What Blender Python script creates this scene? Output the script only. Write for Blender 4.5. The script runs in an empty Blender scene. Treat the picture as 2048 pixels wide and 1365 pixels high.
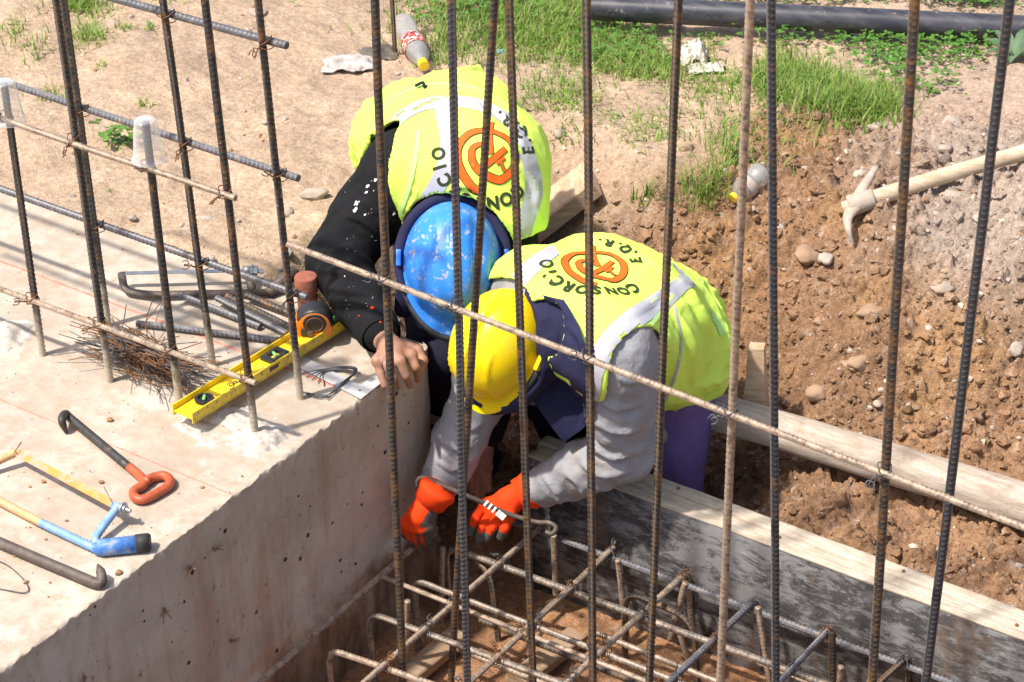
import bpy, bmesh, math, random
import numpy as np
from mathutils import Vector, Matrix
from mathutils.bvhtree import BVHTree

random.seed(7)
rng = np.random.default_rng(11)
scene = bpy.context.scene
COL = scene.collection

# ------------------------------------------------------------------ camera, sky, sun
# world axes: X runs along the wall being built (to the right), Y across it (away), Z up.
# origin = far right top corner of the finished concrete block.  metres.
FPX = 5400.0
_p, _y, _r = math.radians(31.95), math.radians(-35.87), math.radians(1.73)
_f = np.array([math.cos(_p)*math.sin(_y), math.cos(_p)*math.cos(_y), -math.sin(_p)])
_x = np.array([math.cos(_y), -math.sin(_y), 0.0])
_d = np.cross(_f, _x)
CM = np.array([math.cos(_r)*_x+math.sin(_r)*_d, -math.sin(_r)*_x+math.cos(_r)*_d, _f])
IMR, IMD, FWD = CM[0], CM[1], CM[2]          # image right, image down, view direction
def ray(u, v):
    return CM.T @ np.array([(u-1024)/FPX, (v-682.5)/FPX, 1.0])
CAMP = -5.5*ray(868, 690)
def on(u, v, axis, val):                      # point of the plane (axis = val) seen at a spot of the photograph
    q = ray(u, v); t = (val-CAMP[axis])/q[axis]
    return CAMP+t*q
def Z(u, v, z): return on(u, v, 2, z)

cam = bpy.data.cameras.new('camera')
camo = bpy.data.objects.new('camera', cam); COL.objects.link(camo)
cam.sensor_width = 36.0; cam.lens = FPX/2048*36.0
cam.clip_start = 0.05; cam.clip_end = 200
camo.matrix_world = Matrix(((IMR[0], -IMD[0], -FWD[0], CAMP[0]), (IMR[1], -IMD[1], -FWD[1], CAMP[1]),
                            (IMR[2], -IMD[2], -FWD[2], CAMP[2]), (0, 0, 0, 1)))
cam.dof.use_dof = True; cam.dof.focus_distance = 5.25; cam.dof.aperture_fstop = 15
scene.camera = camo

SUN_ELEV, SUN_AZ = math.radians(61), math.radians(29)    # azimuth of the shadow direction, from +Y towards +X
sh = np.array([math.sin(SUN_AZ), math.cos(SUN_AZ), 0.0])
sdir = sh*math.cos(SUN_ELEV)+np.array([0, 0, -math.sin(SUN_ELEV)])     # light travels this way
w = bpy.data.worlds.new('World'); scene.world = w; w.use_nodes = True
wn = w.node_tree.nodes; wl = w.node_tree.links
sky = wn.new('ShaderNodeTexSky'); sky.sky_type = 'NISHITA'; sky.sun_disc = False
sky.sun_elevation = SUN_ELEV; sky.sun_rotation = math.atan2(-sh[0], -sh[1])
sky.altitude = 200; sky.air_density = 1.0; sky.dust_density = 4.0; sky.ozone_density = 0.6
bg = wn['Background']; bg.inputs['Strength'].default_value = 0.15
wl.new(sky.outputs[0], bg.inputs[0])
sun = bpy.data.lights.new('sun', 'SUN'); sun.energy = 4.6; sun.angle = math.radians(1.9); sun.color = (1.0, 0.95, 0.88)
suno = bpy.data.objects.new('sun', sun); COL.objects.link(suno)
suno.rotation_euler = Vector(sdir).to_track_quat('-Z', 'Y').to_euler()
scene.view_settings.view_transform = 'Standard'; scene.view_settings.look = 'None'
scene.view_settings.gamma = 1.0; scene.view_settings.exposure = 0.42
scene.view_settings.use_curve_mapping = False

# ------------------------------------------------------------------ noise
def _hash(ix, iy, iz, seed):
    h = (ix.astype(np.uint32)*np.uint32(374761393)+iy.astype(np.uint32)*np.uint32(668265263)
         + iz.astype(np.uint32)*np.uint32(2147483647)+np.uint32(seed*974711+13))
    h = (h ^ (h >> np.uint32(13)))*np.uint32(1274126177)
    h = (h ^ (h >> np.uint32(16)))*np.uint32(2246822519)
    h = h ^ (h >> np.uint32(15))
    return h.astype(np.float64)/4294967295.0
def vnoise(p, seed=0):
    p = np.asarray(p, float)
    if p.shape[-1] == 2: p = np.concatenate([p, np.zeros(p.shape[:-1]+(1,))], -1)
    i = np.floor(p).astype(np.int64); f = p-i
    f = f*f*f*(f*(f*6-15)+10)
    o = 0
    for dx in (0, 1):
        for dy in (0, 1):
            for dz in (0, 1):
                wgt = (f[..., 0] if dx else 1-f[..., 0])*(f[..., 1] if dy else 1-f[..., 1])*(f[..., 2] if dz else 1-f[..., 2])
                o = o+wgt*_hash(i[..., 0]+dx, i[..., 1]+dy, i[..., 2]+dz, seed)
    return o*2-1
def fbm(p, oct=4, seed=0, gain=.5, lac=2.03):
    o = 0; a = 1; s = 0; p = np.asarray(p, float)
    for k in range(oct):
        o = o+a*vnoise(p, seed+k); s += a; a *= gain; p = p*lac+17.3
    return o/s
def cellnoise(p, seed=0):
    """distance to the nearest feature point and a random value of that cell, 2-D"""
    p = np.asarray(p, float); i = np.floor(p).astype(np.int64)
    best = np.full(p.shape[:-1], 9.0); val = np.zeros(p.shape[:-1])
    for dx in (-1, 0, 1):
        for dy in (-1, 0, 1):
            cx, cy = i[..., 0]+dx, i[..., 1]+dy; zz = np.zeros_like(cx)
            fx = cx+_hash(cx, cy, zz, seed); fy = cy+_hash(cx, cy, zz, seed+5)
            d = np.hypot(p[..., 0]-fx, p[..., 1]-fy); m = d < best
            best = np.where(m, d, best); val = np.where(m, _hash(cx, cy, zz, seed+9), val)
    return best, val
def sstep(a, b, x):
    t = np.clip((np.asarray(x, float)-a)/(b-a), 0, 1); return t*t*(3-2*t)

# ------------------------------------------------------------------ materials
def srgb(*c):
    if len(c) == 1: c = [int(c[0][k:k+2], 16) for k in (0, 2, 4)]
    o = []
    for x in c:
        x = x/255; o.append(x/12.92 if x <= .04045 else ((x+.055)/1.055)**2.4)
    return tuple(o)
class NT:
    def __init__(s, name):
        s.m = bpy.data.materials.new(name); s.m.use_nodes = True
        s.t = s.m.node_tree; s.b = s.t.nodes['Principled BSDF']
        s.geo = s.t.nodes.new('ShaderNodeNewGeometry')
    def n(s, typ, **kw):
        nd = s.t.nodes.new('ShaderNode'+typ)
        for k, v in kw.items(): setattr(nd, k, v)
        return nd
    def L(s, a, b): s.t.links.new(a, b)
    def pos(s, scale=(1, 1, 1), rot=(0, 0, 0), obj=False):
        mp = s.n('Mapping'); mp.inputs['Scale'].default_value = scale; mp.inputs['Rotation'].default_value = rot
        if obj: s.L(s.n('TexCoord').outputs['Object'], mp.inputs[0])
        else: s.L(s.geo.outputs['Position'], mp.inputs[0])
        return mp.outputs[0]
    def noise(s, scale, detail=5, rough=.55, vec=None, dist=0.0):
        nd = s.n('TexNoise'); nd.inputs['Scale'].default_value = scale; nd.inputs['Detail'].default_value = min(detail, 5)
        nd.inputs['Roughness'].default_value = rough; nd.inputs['Distortion'].default_value = dist
        s.L(vec if vec is not None else s.geo.outputs['Position'], nd.inputs['Vector'])
        return nd.outputs['Fac']
    def voro(s, scale, vec=None, out='Distance'):
        nd = s.n('TexVoronoi'); nd.inputs['Scale'].default_value = scale
        s.L(vec if vec is not None else s.geo.outputs['Position'], nd.inputs['Vector'])
        return nd.outputs[out]
    def rng(s, fac, a, b, c=0.0, d=1.0):
        nd = s.n('MapRange'); nd.clamp = True
        nd.inputs[1].default_value = a; nd.inputs[2].default_value = b; nd.inputs[3].default_value = c; nd.inputs[4].default_value = d
        s.L(fac, nd.inputs[0]); return nd.outputs[0]
    def mix(s, fac, a, b, mode='MIX'):
        nd = s.n('Mix', data_type='RGBA', blend_type=mode)
        for k, v in ((0, fac), (6, a), (7, b)):
            if hasattr(v, 'links'): s.L(v, nd.inputs[k])
            elif k == 0: nd.inputs[0].default_value = v
            else: nd.inputs[k].default_value = (*v, 1)
        return nd.outputs[2]
    def math(s, op, a, b=0.0):
        nd = s.n('Math', operation=op)
        for k, v in ((0, a), (1, b)):
            if hasattr(v, 'links'): s.L(v, nd.inputs[k])
            else: nd.inputs[k].default_value = v
        return nd.outputs[0]
    def attr(s, name, out='Fac'):
        nd = s.n('Attribute'); nd.attribute_name = name; return nd.outputs[out]
    def sep(s, axis):
        nd = s.n('SeparateXYZ'); s.L(s.geo.outputs['Position'], nd.inputs[0]); return nd.outputs[axis]
    def set(s, col=None, rough=None, metal=None, **kw):
        for k, v in (('Base Color', col), ('Roughness', rough), ('Metallic', metal)):
            if v is None: continue
            if hasattr(v, 'links'): s.L(v, s.b.inputs[k])
            else: s.b.inputs[k].default_value = (*v, 1) if k == 'Base Color' else v
        for k, v in kw.items(): s.b.inputs[k.replace('_', ' ')].default_value = v
    def bump(s, h, strength=.5, dist=.002, prev=None):
        nd = s.n('Bump'); nd.inputs['Strength'].default_value = strength; nd.inputs['Distance'].default_value = dist
        s.L(h, nd.inputs['Height'])
        if prev is not None: s.L(prev, nd.inputs['Normal'])
        s.L(nd.outputs[0], s.b.inputs['Normal']); return nd.outputs[0]

MAT = {}
def simple(name, col, rough=.6, metal=0.0, var=.18, scale=40, bump=.3, bscale=200, dirt=None, dirt_amt=.5, dscale=25, **kw):
    t = NT(name)
    a = tuple(c*(1-var) for c in col); b = tuple(min(1, c*(1+var)) for c in col)
    c = t.mix(t.rng(t.noise(scale), .3, .7), a, b)
    if dirt is not None:
        c = t.mix(t.rng(t.noise(dscale, 8, .7), 1-dirt_amt-.08, 1-dirt_amt+.12), c, dirt)
    t.set(c, rough, metal, **kw)
    if bump: t.bump(t.noise(bscale, 4), bump, .002)
    MAT[name] = t.m; return t.m

DUST = (0.42, 0.31, 0.22)
def rebar_mat(name, base, rust, rust_amt, dust_amt, rib=None, mortar=False):
    t = NT(name)
    big = t.noise(9, 4, .6); fine = t.noise(160, 5, .65)
    c = t.mix(t.rng(t.noise(60, 6, .7), .35, .7), tuple(x*.75 for x in base), tuple(x*1.25 for x in base))
    rf = t.math('MULTIPLY', t.rng(t.noise(26, 7, .75), 1-rust_amt-.12, 1-rust_amt+.08), t.rng(fine, .3, .6))
    c = t.mix(rf, c, rust)
    c = t.mix(t.math('MULTIPLY', t.rng(t.noise(70, 8, .75), 1-dust_amt-.1, 1-dust_amt+.1), .85), c, DUST)
    if rib: c = t.mix(t.rng(t.attr('rib'), .30, .75, 0, .75), c, rib)
    if mortar:   # dried cement splashed on the foot of the bar
        z = t.sep(2)
        zz = t.math('ADD', z, t.math('MULTIPLY', t.math('SUBTRACT', t.noise(45, 5, .7), .5), .22))
        c = t.mix(t.rng(zz, .13, .03), c, (0.50, 0.43, 0.33))
        c = t.mix(t.rng(t.noise(130, 3, .6), .68, .72), c, (.45, .42, .38))
    t.set(c, t.rng(fine, .3, .7, .42, .75), .25)
    t.bump(fine, .35, .0012); MAT[name] = t.m
RUST = (0.30, 0.125, 0.03)
rebar_mat('rebar_dark', (.030, .030, .033), RUST, .38, .26, (.19, .165, .14), True)
rebar_mat('rebar_clean', (.036, .038, .045), RUST, .33, .24, (.27, .26, .26))
rebar_mat('rebar_rusty', (.036, .034, .034), (.26, .12, .025), .42, .27, (.26, .21, .16))
rebar_mat('rebar_grey', (.10, .10, .115), (.26, .13, .05), .32, .35, (.33, .31, .29))
rebar_mat('rebar_muddy', (.13, .10, .08), (.22, .10, .035), .40, .52, (.44, .35, .27))
rebar_mat('rebar_dusty', (.13, .115, .10), (.23, .11, .04), .36, .44, (.40, .33, .26))
rebar_mat('wire_rust', (.07, .045, .03), (.28, .11, .03), .55, .25)
rebar_mat('wire_steel', (.09, .09, .095), (.15, .10, .07), .25, .2)

# ------------------------------------------------------------------ mesh helpers
def new_mesh(name, V, F, mats=None, mi=None, smooth=True, attrs=None):
    me = bpy.data.meshes.new(name)
    V = np.asarray(V, float)
    if isinstance(F, np.ndarray):
        n, k = F.shape
        me.vertices.add(len(V)); me.vertices.foreach_set('co', V.ravel().astype(np.float32))
        me.loops.add(n*k); me.loops.foreach_set('vertex_index', F.ravel().astype(np.int32))
        me.polygons.add(n); me.polygons.foreach_set('loop_start', np.arange(0, n*k, k, dtype=np.int32))
        me.polygons.foreach_set('loop_total', np.full(n, k, dtype=np.int32))
        me.update(calc_edges=True)
    else:
        me.from_pydata([tuple(v) for v in V], [], F); me.update()
    for m in (mats or []): me.materials.append(MAT[m] if isinstance(m, str) else m)
    if mi is not None: me.polygons.foreach_set('material_index', np.asarray(mi, np.int32))
    if smooth: me.polygons.foreach_set('use_smooth', np.ones(len(me.polygons), dtype=bool))
    for an, (kind, arr) in (attrs or {}).items():
        a = me.attributes.new(an, kind, 'POINT')
        a.data.foreach_set('color' if kind == 'FLOAT_COLOR' else 'value', np.asarray(arr, np.float32).ravel())
    return me
def wloc(o):
    l = np.array(o.location)
    while o.parent: o = o.parent; l = l+np.array(o.location)
    return l
def mk(name, V, F, mat, parent=None, label=None, cat=None, group=None, kind=None, smooth=True, mi=None, attrs=None, sharp=None):
    V = np.asarray(V, float)
    base = np.array([(V[:, 0].min()+V[:, 0].max())/2, (V[:, 1].min()+V[:, 1].max())/2, V[:, 2].min()])
    me = new_mesh(name, V-base, F, mat if isinstance(mat, (list, tuple)) else [mat], mi, smooth, attrs)
    if sharp is not None: me.set_sharp_from_angle(angle=math.radians(sharp))
    o = bpy.data.objects.new(name, me); COL.objects.link(o)
    if parent is not None:
        o.parent = parent; o.location = base-wloc(parent)
    else: o.location = base
    tag(o, label, cat, group, kind); return o
def tag(o, label=None, cat=None, group=None, kind=None):
    if label: o['label'] = label
    if cat: o['category'] = cat
    if group: o['group'] = group
    if kind: o['kind'] = kind
    return o
def thing(name, loc, label, cat, group=None):
    o = bpy.data.objects.new(name, None); COL.objects.link(o); o.location = loc; o.empty_display_size = .05
    return tag(o, label, cat, group)
class MB:
    def __init__(s): s.V = []; s.F = []; s.M = []; s.n = 0
    def add(s, V, F, m=0):
        V = np.asarray(V, float).reshape(-1, 3)
        s.V.append(V); s.F += [tuple(int(i)+s.n for i in f) for f in F]; s.M += [m]*len(F); s.n += len(V); return s
    def out(s): return np.concatenate(s.V), s.F
    def mk(s, name, mat, parent=None, **kw):
        V, F = s.out(); return mk(name, V, F, mat, parent, mi=s.M if isinstance(mat, (list, tuple)) else None, **kw)
def unit(a): a = np.asarray(a, float); return a/np.linalg.norm(a)
def frames(P):
    P = np.asarray(P, float); n = len(P)
    T = np.gradient(P, axis=0); T /= np.linalg.norm(T, axis=1)[:, None]
    a = np.array([0, 0, 1.0]) if abs(T[0][2]) < .9 else np.array([0, 1.0, 0])
    N = np.zeros_like(P); N[0] = unit(np.cross(T[0], a))
    for i in range(1, n):
        v = N[i-1]-T[i]*np.dot(N[i-1], T[i]); N[i] = v/np.linalg.norm(v)
    return T, N, np.cross(T, N)
def resample(P, step):
    P = np.asarray(P, float); s = np.r_[0, np.cumsum(np.linalg.norm(np.diff(P, axis=0), axis=1))]
    n = max(2, int(round(s[-1]/step))+1); t = np.linspace(0, s[-1], n)
    return np.stack([np.interp(t, s, P[:, k]) for k in range(3)], 1), t
def roundpath(P, rad):
    P = [np.asarray(p, float) for p in P]; o = [P[0]]
    for a, b, c in zip(P[:-2], P[1:-1], P[2:]):
        r = min(rad, .45*np.linalg.norm(b-a), .45*np.linalg.norm(c-b))
        p, q = b+unit(a-b)*r, b+unit(c-b)*r
        for t in np.linspace(0, 1, 7): o.append((1-t)**2*p+2*t*(1-t)*b+t*t*q)
    o.append(P[-1]); return np.array(o)
def spline(P, n=12):
    P = np.asarray(P, float); Q = np.vstack([2*P[0]-P[1], P, 2*P[-1]-P[-2]]); o = []
    for i in range(len(P)-1):
        a, b, c, d = Q[i:i+4]
        for t in np.linspace(0, 1, n, endpoint=False):
            o.append(.5*((2*b)+(-a+c)*t+(2*a-5*b+4*c-d)*t*t+(-a+3*b-3*c+d)*t**3))
    o.append(P[-1]); return np.array(o)
def tube(P, r, sides=8, caps=True, flat=1.0, ref=None):
    P = np.asarray(P, float); n = len(P)
    T, N, B = frames(P)
    if ref is not None:
        for i in range(n):
            N[i] = unit(np.cross(T[i], ref)); B[i] = np.cross(T[i], N[i])
    r = np.broadcast_to(np.asarray(r, float), (n,))
    a = np.linspace(0, 2*np.pi, sides, endpoint=False)
    V = P[:, None]+r[:, None, None]*(np.cos(a)[None, :, None]*N[:, None]+flat*np.sin(a)[None, :, None]*B[:, None])
    F = []
    for i in range(n-1):
        for j in range(sides):
            k = (j+1) % sides
            F.append((i*sides+j, i*sides+k, (i+1)*sides+k, (i+1)*sides+j))
    if caps:
        F.append(tuple(range(sides-1, -1, -1))); F.append(tuple((n-1)*sides+j for j in range(sides)))
    return V.reshape(-1, 3), F
def boxv(cx, cy, cz, sx, sy, sz, R=None, bev=.0):
    """box (centre, full sizes) with chamfered edges when bev>0; R 3x3 rotates, columns = box axes"""
    hx, hy, hz = sx/2, sy/2, sz/2
    if bev <= 0:
        V = np.array([(i*hx, j*hy, k*hz) for i in (-1, 1) for j in (-1, 1) for k in (-1, 1)])
        F = [(0, 1, 3, 2), (4, 6, 7, 5), (0, 4, 5, 1), (2, 3, 7, 6), (0, 2, 6, 4), (1, 5, 7, 3)]
    else:
        bm = bmesh.new(); bmesh.ops.create_cube(bm, size=1)
        for v in bm.verts: v.co = Vector((v.co.x*sx, v.co.y*sy, v.co.z*sz))
        bmesh.ops.bevel(bm, geom=bm.edges[:], offset=bev, segments=2, profile=.6, affect='EDGES')
        V = np.array([v.co[:] for v in bm.verts]); F = [[v.index for v in f.verts] for f in bm.faces]; bm.free()
    if R is not None: V = V @ np.asarray(R).T
    return V+np.array([cx, cy, cz]), F
def axes(d, up=(0, 0, 1)):
    """3x3 with columns x = d, y, z closest to up"""
    x = unit(d); z = unit(np.asarray(up, float)-x*np.dot(up, x)); y = np.cross(z, x)
    return np.stack([x, y, z], 1)
def revolve(prof, c, R, sides=24, m=0):
    """profile [(r, h)] about local z axis of R (3x3), at c"""
    V = []; F = []
    for r, h in prof:
        for a in np.linspace(0, 2*np.pi, sides, endpoint=False):
            V.append(np.asarray(c)+R @ np.array([r*math.cos(a), r*math.sin(a), h]))
    for i in range(len(prof)-1):
        for j in range(sides):
            k = (j+1) % sides; F.append((i*sides+j, i*sides+k, (i+1)*sides+k, (i+1)*sides+j))
    return np.array(V), F
def subdiv_plank(L, W, H, nx=40, seed=0, amp=.002, edge=.003):
    """a sawn board along x, slightly uneven, rounded arrises; centred, returns V,F (closed)"""
    prof = []
    e = edge
    for (y, z) in [(-W/2+e, -H/2), (W/2-e, -H/2), (W/2, -H/2+e), (W/2, H/2-e), (W/2-e, H/2), (W/6, H/2), (-W/6, H/2), (-W/2+e, H/2), (-W/2, H/2-e), (-W/2, -H/2+e)]:
        prof.append((y, z))
    prof = np.array(prof); xs = np.linspace(-L/2, L/2, nx); k = len(prof); V = []
    for x in xs:
        q = prof.copy(); P3 = np.c_[np.full(k, x)*9, prof*25]
        V.append(np.c_[np.full(k, x), q+amp*np.c_[fbm(P3, 3, seed), fbm(P3+50, 3, seed)]])
    V = np.concatenate(V); F = []
    for i in range(nx-1):
        for j in range(k):
            j2 = (j+1) % k; F.append((i*k+j, (i+1)*k+j, (i+1)*k+j2, i*k+j2))
    F.append(tuple(range(k))); F.append(tuple((nx-1)*k+j for j in range(k-1, -1, -1)))
    return V, F

# ------------------------------------------------------------------ reinforcing bars
def rebar_geo(path, r, pitch=None, seed=0, sides=10, wob=.0012):
    pitch = pitch or r*1.35
    P, s = resample(path, pitch/4)
    P = P+wob*np.stack([fbm(np.c_[s*3, s*0+k*9+seed, s*0], 2, seed) for k in range(3)], 1)
    T, N, B = frames(P)
    a = np.linspace(0, 2*np.pi, sides, endpoint=False)+seed*.7
    ph = a-seed*.7
    lean = r*.75*np.abs(((ph/np.pi) % 1)-.5)*2        # ribs slant on each face
    u = ((s[:, None]+lean[None]*1.1)/pitch) % 1.0
    rib = np.clip(1-np.abs(u-.5)*4.2, 0, 1)*np.clip(np.abs(np.sin(ph))*1.7-.35, 0, 1)[None]
    lon = np.exp(-(np.sin(ph)/.28)**2)[None]*np.ones_like(rib)
    hgt = np.maximum(rib, .75*lon)
    R = r*(.90+.19*hgt)
    V = P[:, None]+R[..., None]*(np.cos(a)[None, :, None]*N[:, None]+np.sin(a)[None, :, None]*B[:, None])
    n = len(P); i = np.arange(n-1)[:, None]*sides; j = np.arange(sides)[None]; k = (j+1) % sides
    F = np.stack([i+j, i+k, i+sides+k, i+sides+j], -1).reshape(-1, 4)
    Vv = V.reshape(-1, 3); h = hgt.reshape(-1)
    # end caps as fans of quads -> use triangles via degenerate-free centre
    c0, c1 = len(Vv), len(Vv)+1
    Vv = np.vstack([Vv, P[:1], P[-1:]]); h = np.r_[h, 0, 0]
    caps = []
    for q in range(0, sides, 2):
        caps.append((c0, (q+2) % sides, (q+1) % sides, q))
        caps.append((c1, (n-1)*sides+q, (n-1)*sides+(q+1) % sides, (n-1)*sides+(q+2) % sides))
    return Vv, np.vstack([F, np.array(caps)]), h
_rs = [0]
def rebar(path, r, mat, label, group, name='rebar', parent=None):
    _rs[0] += 1
    V, F, h = rebar_geo(path, r, seed=_rs[0])
    return mk(name, V, F, mat, parent, label=label, cat=None if parent else 'rebar', group=group, attrs={'rib': ('FLOAT', h)})
def wire_tie(parent, p, da, db, ra, rb, mat='wire_rust', seed=0, tail=.03, view=None):
    """annealed wire wound round two crossing bars (directions da, db), twisted ends with a little eye"""
    rd = random.Random(seed); m = MB()
    da, db = unit(da), unit(db); n = unit(np.cross(da, db)); view = -FWD if view is None else view
    if np.dot(n, view) < 0: n = -n
    for k in range(2):
        e = unit(da+db*(1 if k == 0 else -1)*rd.uniform(.7, 1.3)); c = np.cross(n, e)
        R1 = ra+rb+.0025
        t = np.linspace(.15, 2*np.pi-.15, 26)
        pts = [p+R1*1.02*math.cos(x)*n+(R1*.98)*math.sin(x)*c+e*.004*math.sin(x*1.5+k) for x in t]
        m.add(*tube(pts, .0011, 5))
    b = p+n*(ra+rb+.002); sidev = unit(da*rd.uniform(-1, 1)+db*rd.uniform(-1, 1)+n*.6)
    pts = [b+sidev*tail*x+n*.004*math.sin(6*x)+np.cross(n, sidev)*.003*math.sin(14*x) for x in np.linspace(0, 1, 12)]
    m.add(*tube(pts, .0012, 5))
    s2 = unit(sidev+np.cross(n, sidev)*rd.uniform(.3, .8))
    cc = b+s2*tail*.55+n*.004; q = unit(np.cross(s2, n))
    loop = [cc+.006*math.cos(x)*s2+.005*math.sin(x)*q+n*.001*x for x in np.linspace(0, 5.6, 16)]
    m.add(*tube([b]+loop, .0011, 5))
    return m.mk('wire_tie', mat, parent)

# ------------------------------------------------------------------ solid modelling by distance fields
def surfnet(fn, lo, hi, h):
    lo = np.asarray(lo, float); n = np.ceil((np.asarray(hi)-lo)/h).astype(int)+1
    # sample coarsely first, then finely only near the surface
    nc = n//4+2; gc = np.stack(np.meshgrid(*[lo[k]+4*h*np.arange(nc[k]) for k in range(3)], indexing='ij'), -1)
    Dc = fn(gc.reshape(-1, 3)).reshape(nc); ii = [(np.arange(n[k])+2)//4 for k in range(3)]
    D = Dc[np.ix_(*ii)].copy(); near_ = np.abs(D) < 8*h; ix = np.stack(np.nonzero(near_), 1)
    D[near_] = fn(lo+h*ix)
    nx, ny, nz = n-1; ins = D < 0
    acc = np.zeros((nx, ny, nz, 3)); cnt = np.zeros((nx, ny, nz))
    cs = [(i, j, k) for i in (0, 1) for j in (0, 1) for k in (0, 1)]
    S = lambda A, c: A[c[0]:c[0]+nx, c[1]:c[1]+ny, c[2]:c[2]+nz]
    for a in cs:
        for b in cs:
            df = [b[q]-a[q] for q in range(3)]
            if sum(map(abs, df)) == 1 and sum(df) == 1:
                da, db = S(D, a), S(D, b); m = (da < 0) != (db < 0)
                t = np.where(m, da/np.where(m, da-db, 1), 0)
                for q in range(3): acc[..., q] += m*(a[q]+t*df[q])
                cnt += m
    act = cnt > 0; idx = -np.ones((nx, ny, nz), int); idx[act] = np.arange(act.sum())
    c = np.stack(np.nonzero(act), 1)
    V = lo+h*(c+acc[act]/cnt[act][:, None]); F = []
    for ax in range(3):
        o1, o2 = [(1, 2), (2, 0), (0, 1)][ax]
        sl0 = [slice(1, -1)]*3; sl1 = [slice(1, -1)]*3; sl0[ax] = slice(0, -1); sl1[ax] = slice(1, None)
        a, b = ins[tuple(sl0)], ins[tuple(sl1)]
        for flip in (False, True):
            m = (a & ~b) if not flip else (~a & b)
            P = np.stack(np.nonzero(m), 1)
            off = np.ones(3, int); off[ax] = 0; P = P+off
            e1 = np.zeros(3, int); e1[o1] = 1; e2 = np.zeros(3, int); e2[o2] = 1
            q = [idx[tuple(x.T)] for x in (P-e1-e2, P-e2, P, P-e1)]
            F.append(np.stack(q if not flip else q[::-1], 1))
    return V, np.concatenate(F)
def cap(p, a, b, ra, rb):
    a = np.asarray(a, float); b = np.asarray(b, float); d = b-a
    t = np.clip(((p-a) @ d)/max(1e-12, d @ d), 0, 1)
    return np.linalg.norm(p-a-t[:, None]*d, axis=1)-(ra+(rb-ra)*t)
def ell(p, c, R, s):
    q = ((p-c) @ R)/np.asarray(s); l = np.linalg.norm(q, axis=1)
    return (l-1)*min(s)*np.where(l > 1, 1, 1)
def smin(a, b, k):
    h = np.clip(.5+.5*(b-a)/k, 0, 1); return b+(a-b)*h-k*h*(1-h)
def smax(a, b, k): return -smin(-a, -b, k)
def chain(p, pts, rs, k=.02):
    d = None
    for i in range(len(pts)-1):
        e = cap(p, pts[i], pts[i+1], rs[i], rs[i+1]); d = e if d is None else smin(d, e, k)
    return d
def vnormals(V, F):
    n = np.zeros_like(V); a, b, c, d = [V[F[:, k]] for k in range(4)]
    fn = np.cross(c-a, d-b)
    for k in range(4): np.add.at(n, F[:, k], fn)
    return n/np.maximum(np.linalg.norm(n, axis=1), 1e-12)[:, None]
# ------------------------------------------------------------------ ground: one sheet with trench, pit and spoil heap
def base_h(X, Y):
    X = np.asarray(X, float); Y = np.asarray(Y, float)
    wob = .07*vnoise(np.stack([X*3.1, Y*3.1], -1), 3)
    up = sstep(.43, .98, Y+wob)
    up = np.maximum(up, sstep(-.22, -.50, X+wob*.6)*sstep(-.02, .02, Y))
    trench = -.52+.19*sstep(.42, .72, X+.3*(Y-.3))
    z = trench*(1-up)+up*(-.012+.05*vnoise(np.stack([X*1.3+4, Y*1.3], -1), 8))
    # spoil heap on the right, its crest behind the pickaxe
    z = z+.10*np.exp(-(((X-1.05)/.45)**2+((Y-1.15)/.35)**2))
    z = np.where(X > -.3, z, np.minimum(z, -.004+.03*sstep(0, .25, Y)+.03*vnoise(np.stack([X*4, Y*4], -1), 5)*sstep(.02, .2, Y)))
    pit = sstep(.145, .10, Y)*sstep(-.06, -.02, X)
    z = z*(1-pit)+pit*(-.60+.02*vnoise(np.stack([X*6, Y*6], -1), 12))
    blk = sstep(-.004, -.03, Y)*sstep(-.01, -.05, X)
    return z*(1-blk)+blk*(-.9)
def soil_masks(X, Y):
    P = np.stack([X, Y], -1); n = fbm(P*4, 3, 21)
    up = np.maximum(sstep(.50, 1.0, Y+.10*n), sstep(-.2, -.5, X)*sstep(-.02, .0, Y))
    loose = (1-sstep(-.28, -.02, -X+.12*n-.02*0))*0
    # loose dug soil: the trench, its bank and everything right of x~0.0
    right = sstep(-.16, .10, X+.10*n-.10*(Y-.9))
    grey = sstep(.30, .62, X+.14*n+.30*(Y-.9))*sstep(.70, .95, Y+.14*n)
    topdry = sstep(1.28, 1.5, Y+.08*n-.10*(X-.2))
    return up, right, grey, topdry
def height(X, Y):
    X = np.asarray(X, float); Y = np.asarray(Y, float)
    z = base_h(X, Y); P = np.stack([X, Y], -1)
    up, right, grey, topdry = soil_masks(X, Y)
    pit = sstep(.145, .10, Y)*sstep(-.06, -.02, X)
    crust = up*(1-right*(1-topdry))
    rough = (1-crust)*(1-pit)+.25*pit
    c1, v1 = cellnoise(P*17+.5*fbm(P*30, 2, 4)[..., None], 31); c2, v2 = cellnoise(P*42+.6*fbm(P*60, 2, 6)[..., None], 37)
    c3, v3 = cellnoise(P*105+.7*fbm(P*130, 2, 7)[..., None], 39)
    clod = .060*np.clip(.52-c1, 0, .32)*(v1 > .6)*(.3+v1)+.038*np.clip(.55-c2, 0, .36)*(v2 > .35)*(.2+v2)+.016*np.clip(.6-c3, 0, .42)*(.2+v3)
    z = z+rough*(clod+.024*fbm(P*8, 4, 41)+.008*fbm(P*48, 4, 43, .6))
    z = z+crust*(.014*fbm(P*7, 4, 51)+.006*fbm(P*38, 4, 53)+.010*np.clip(.45-c2, 0, 1)*(v2 > .72))
    return z
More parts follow.
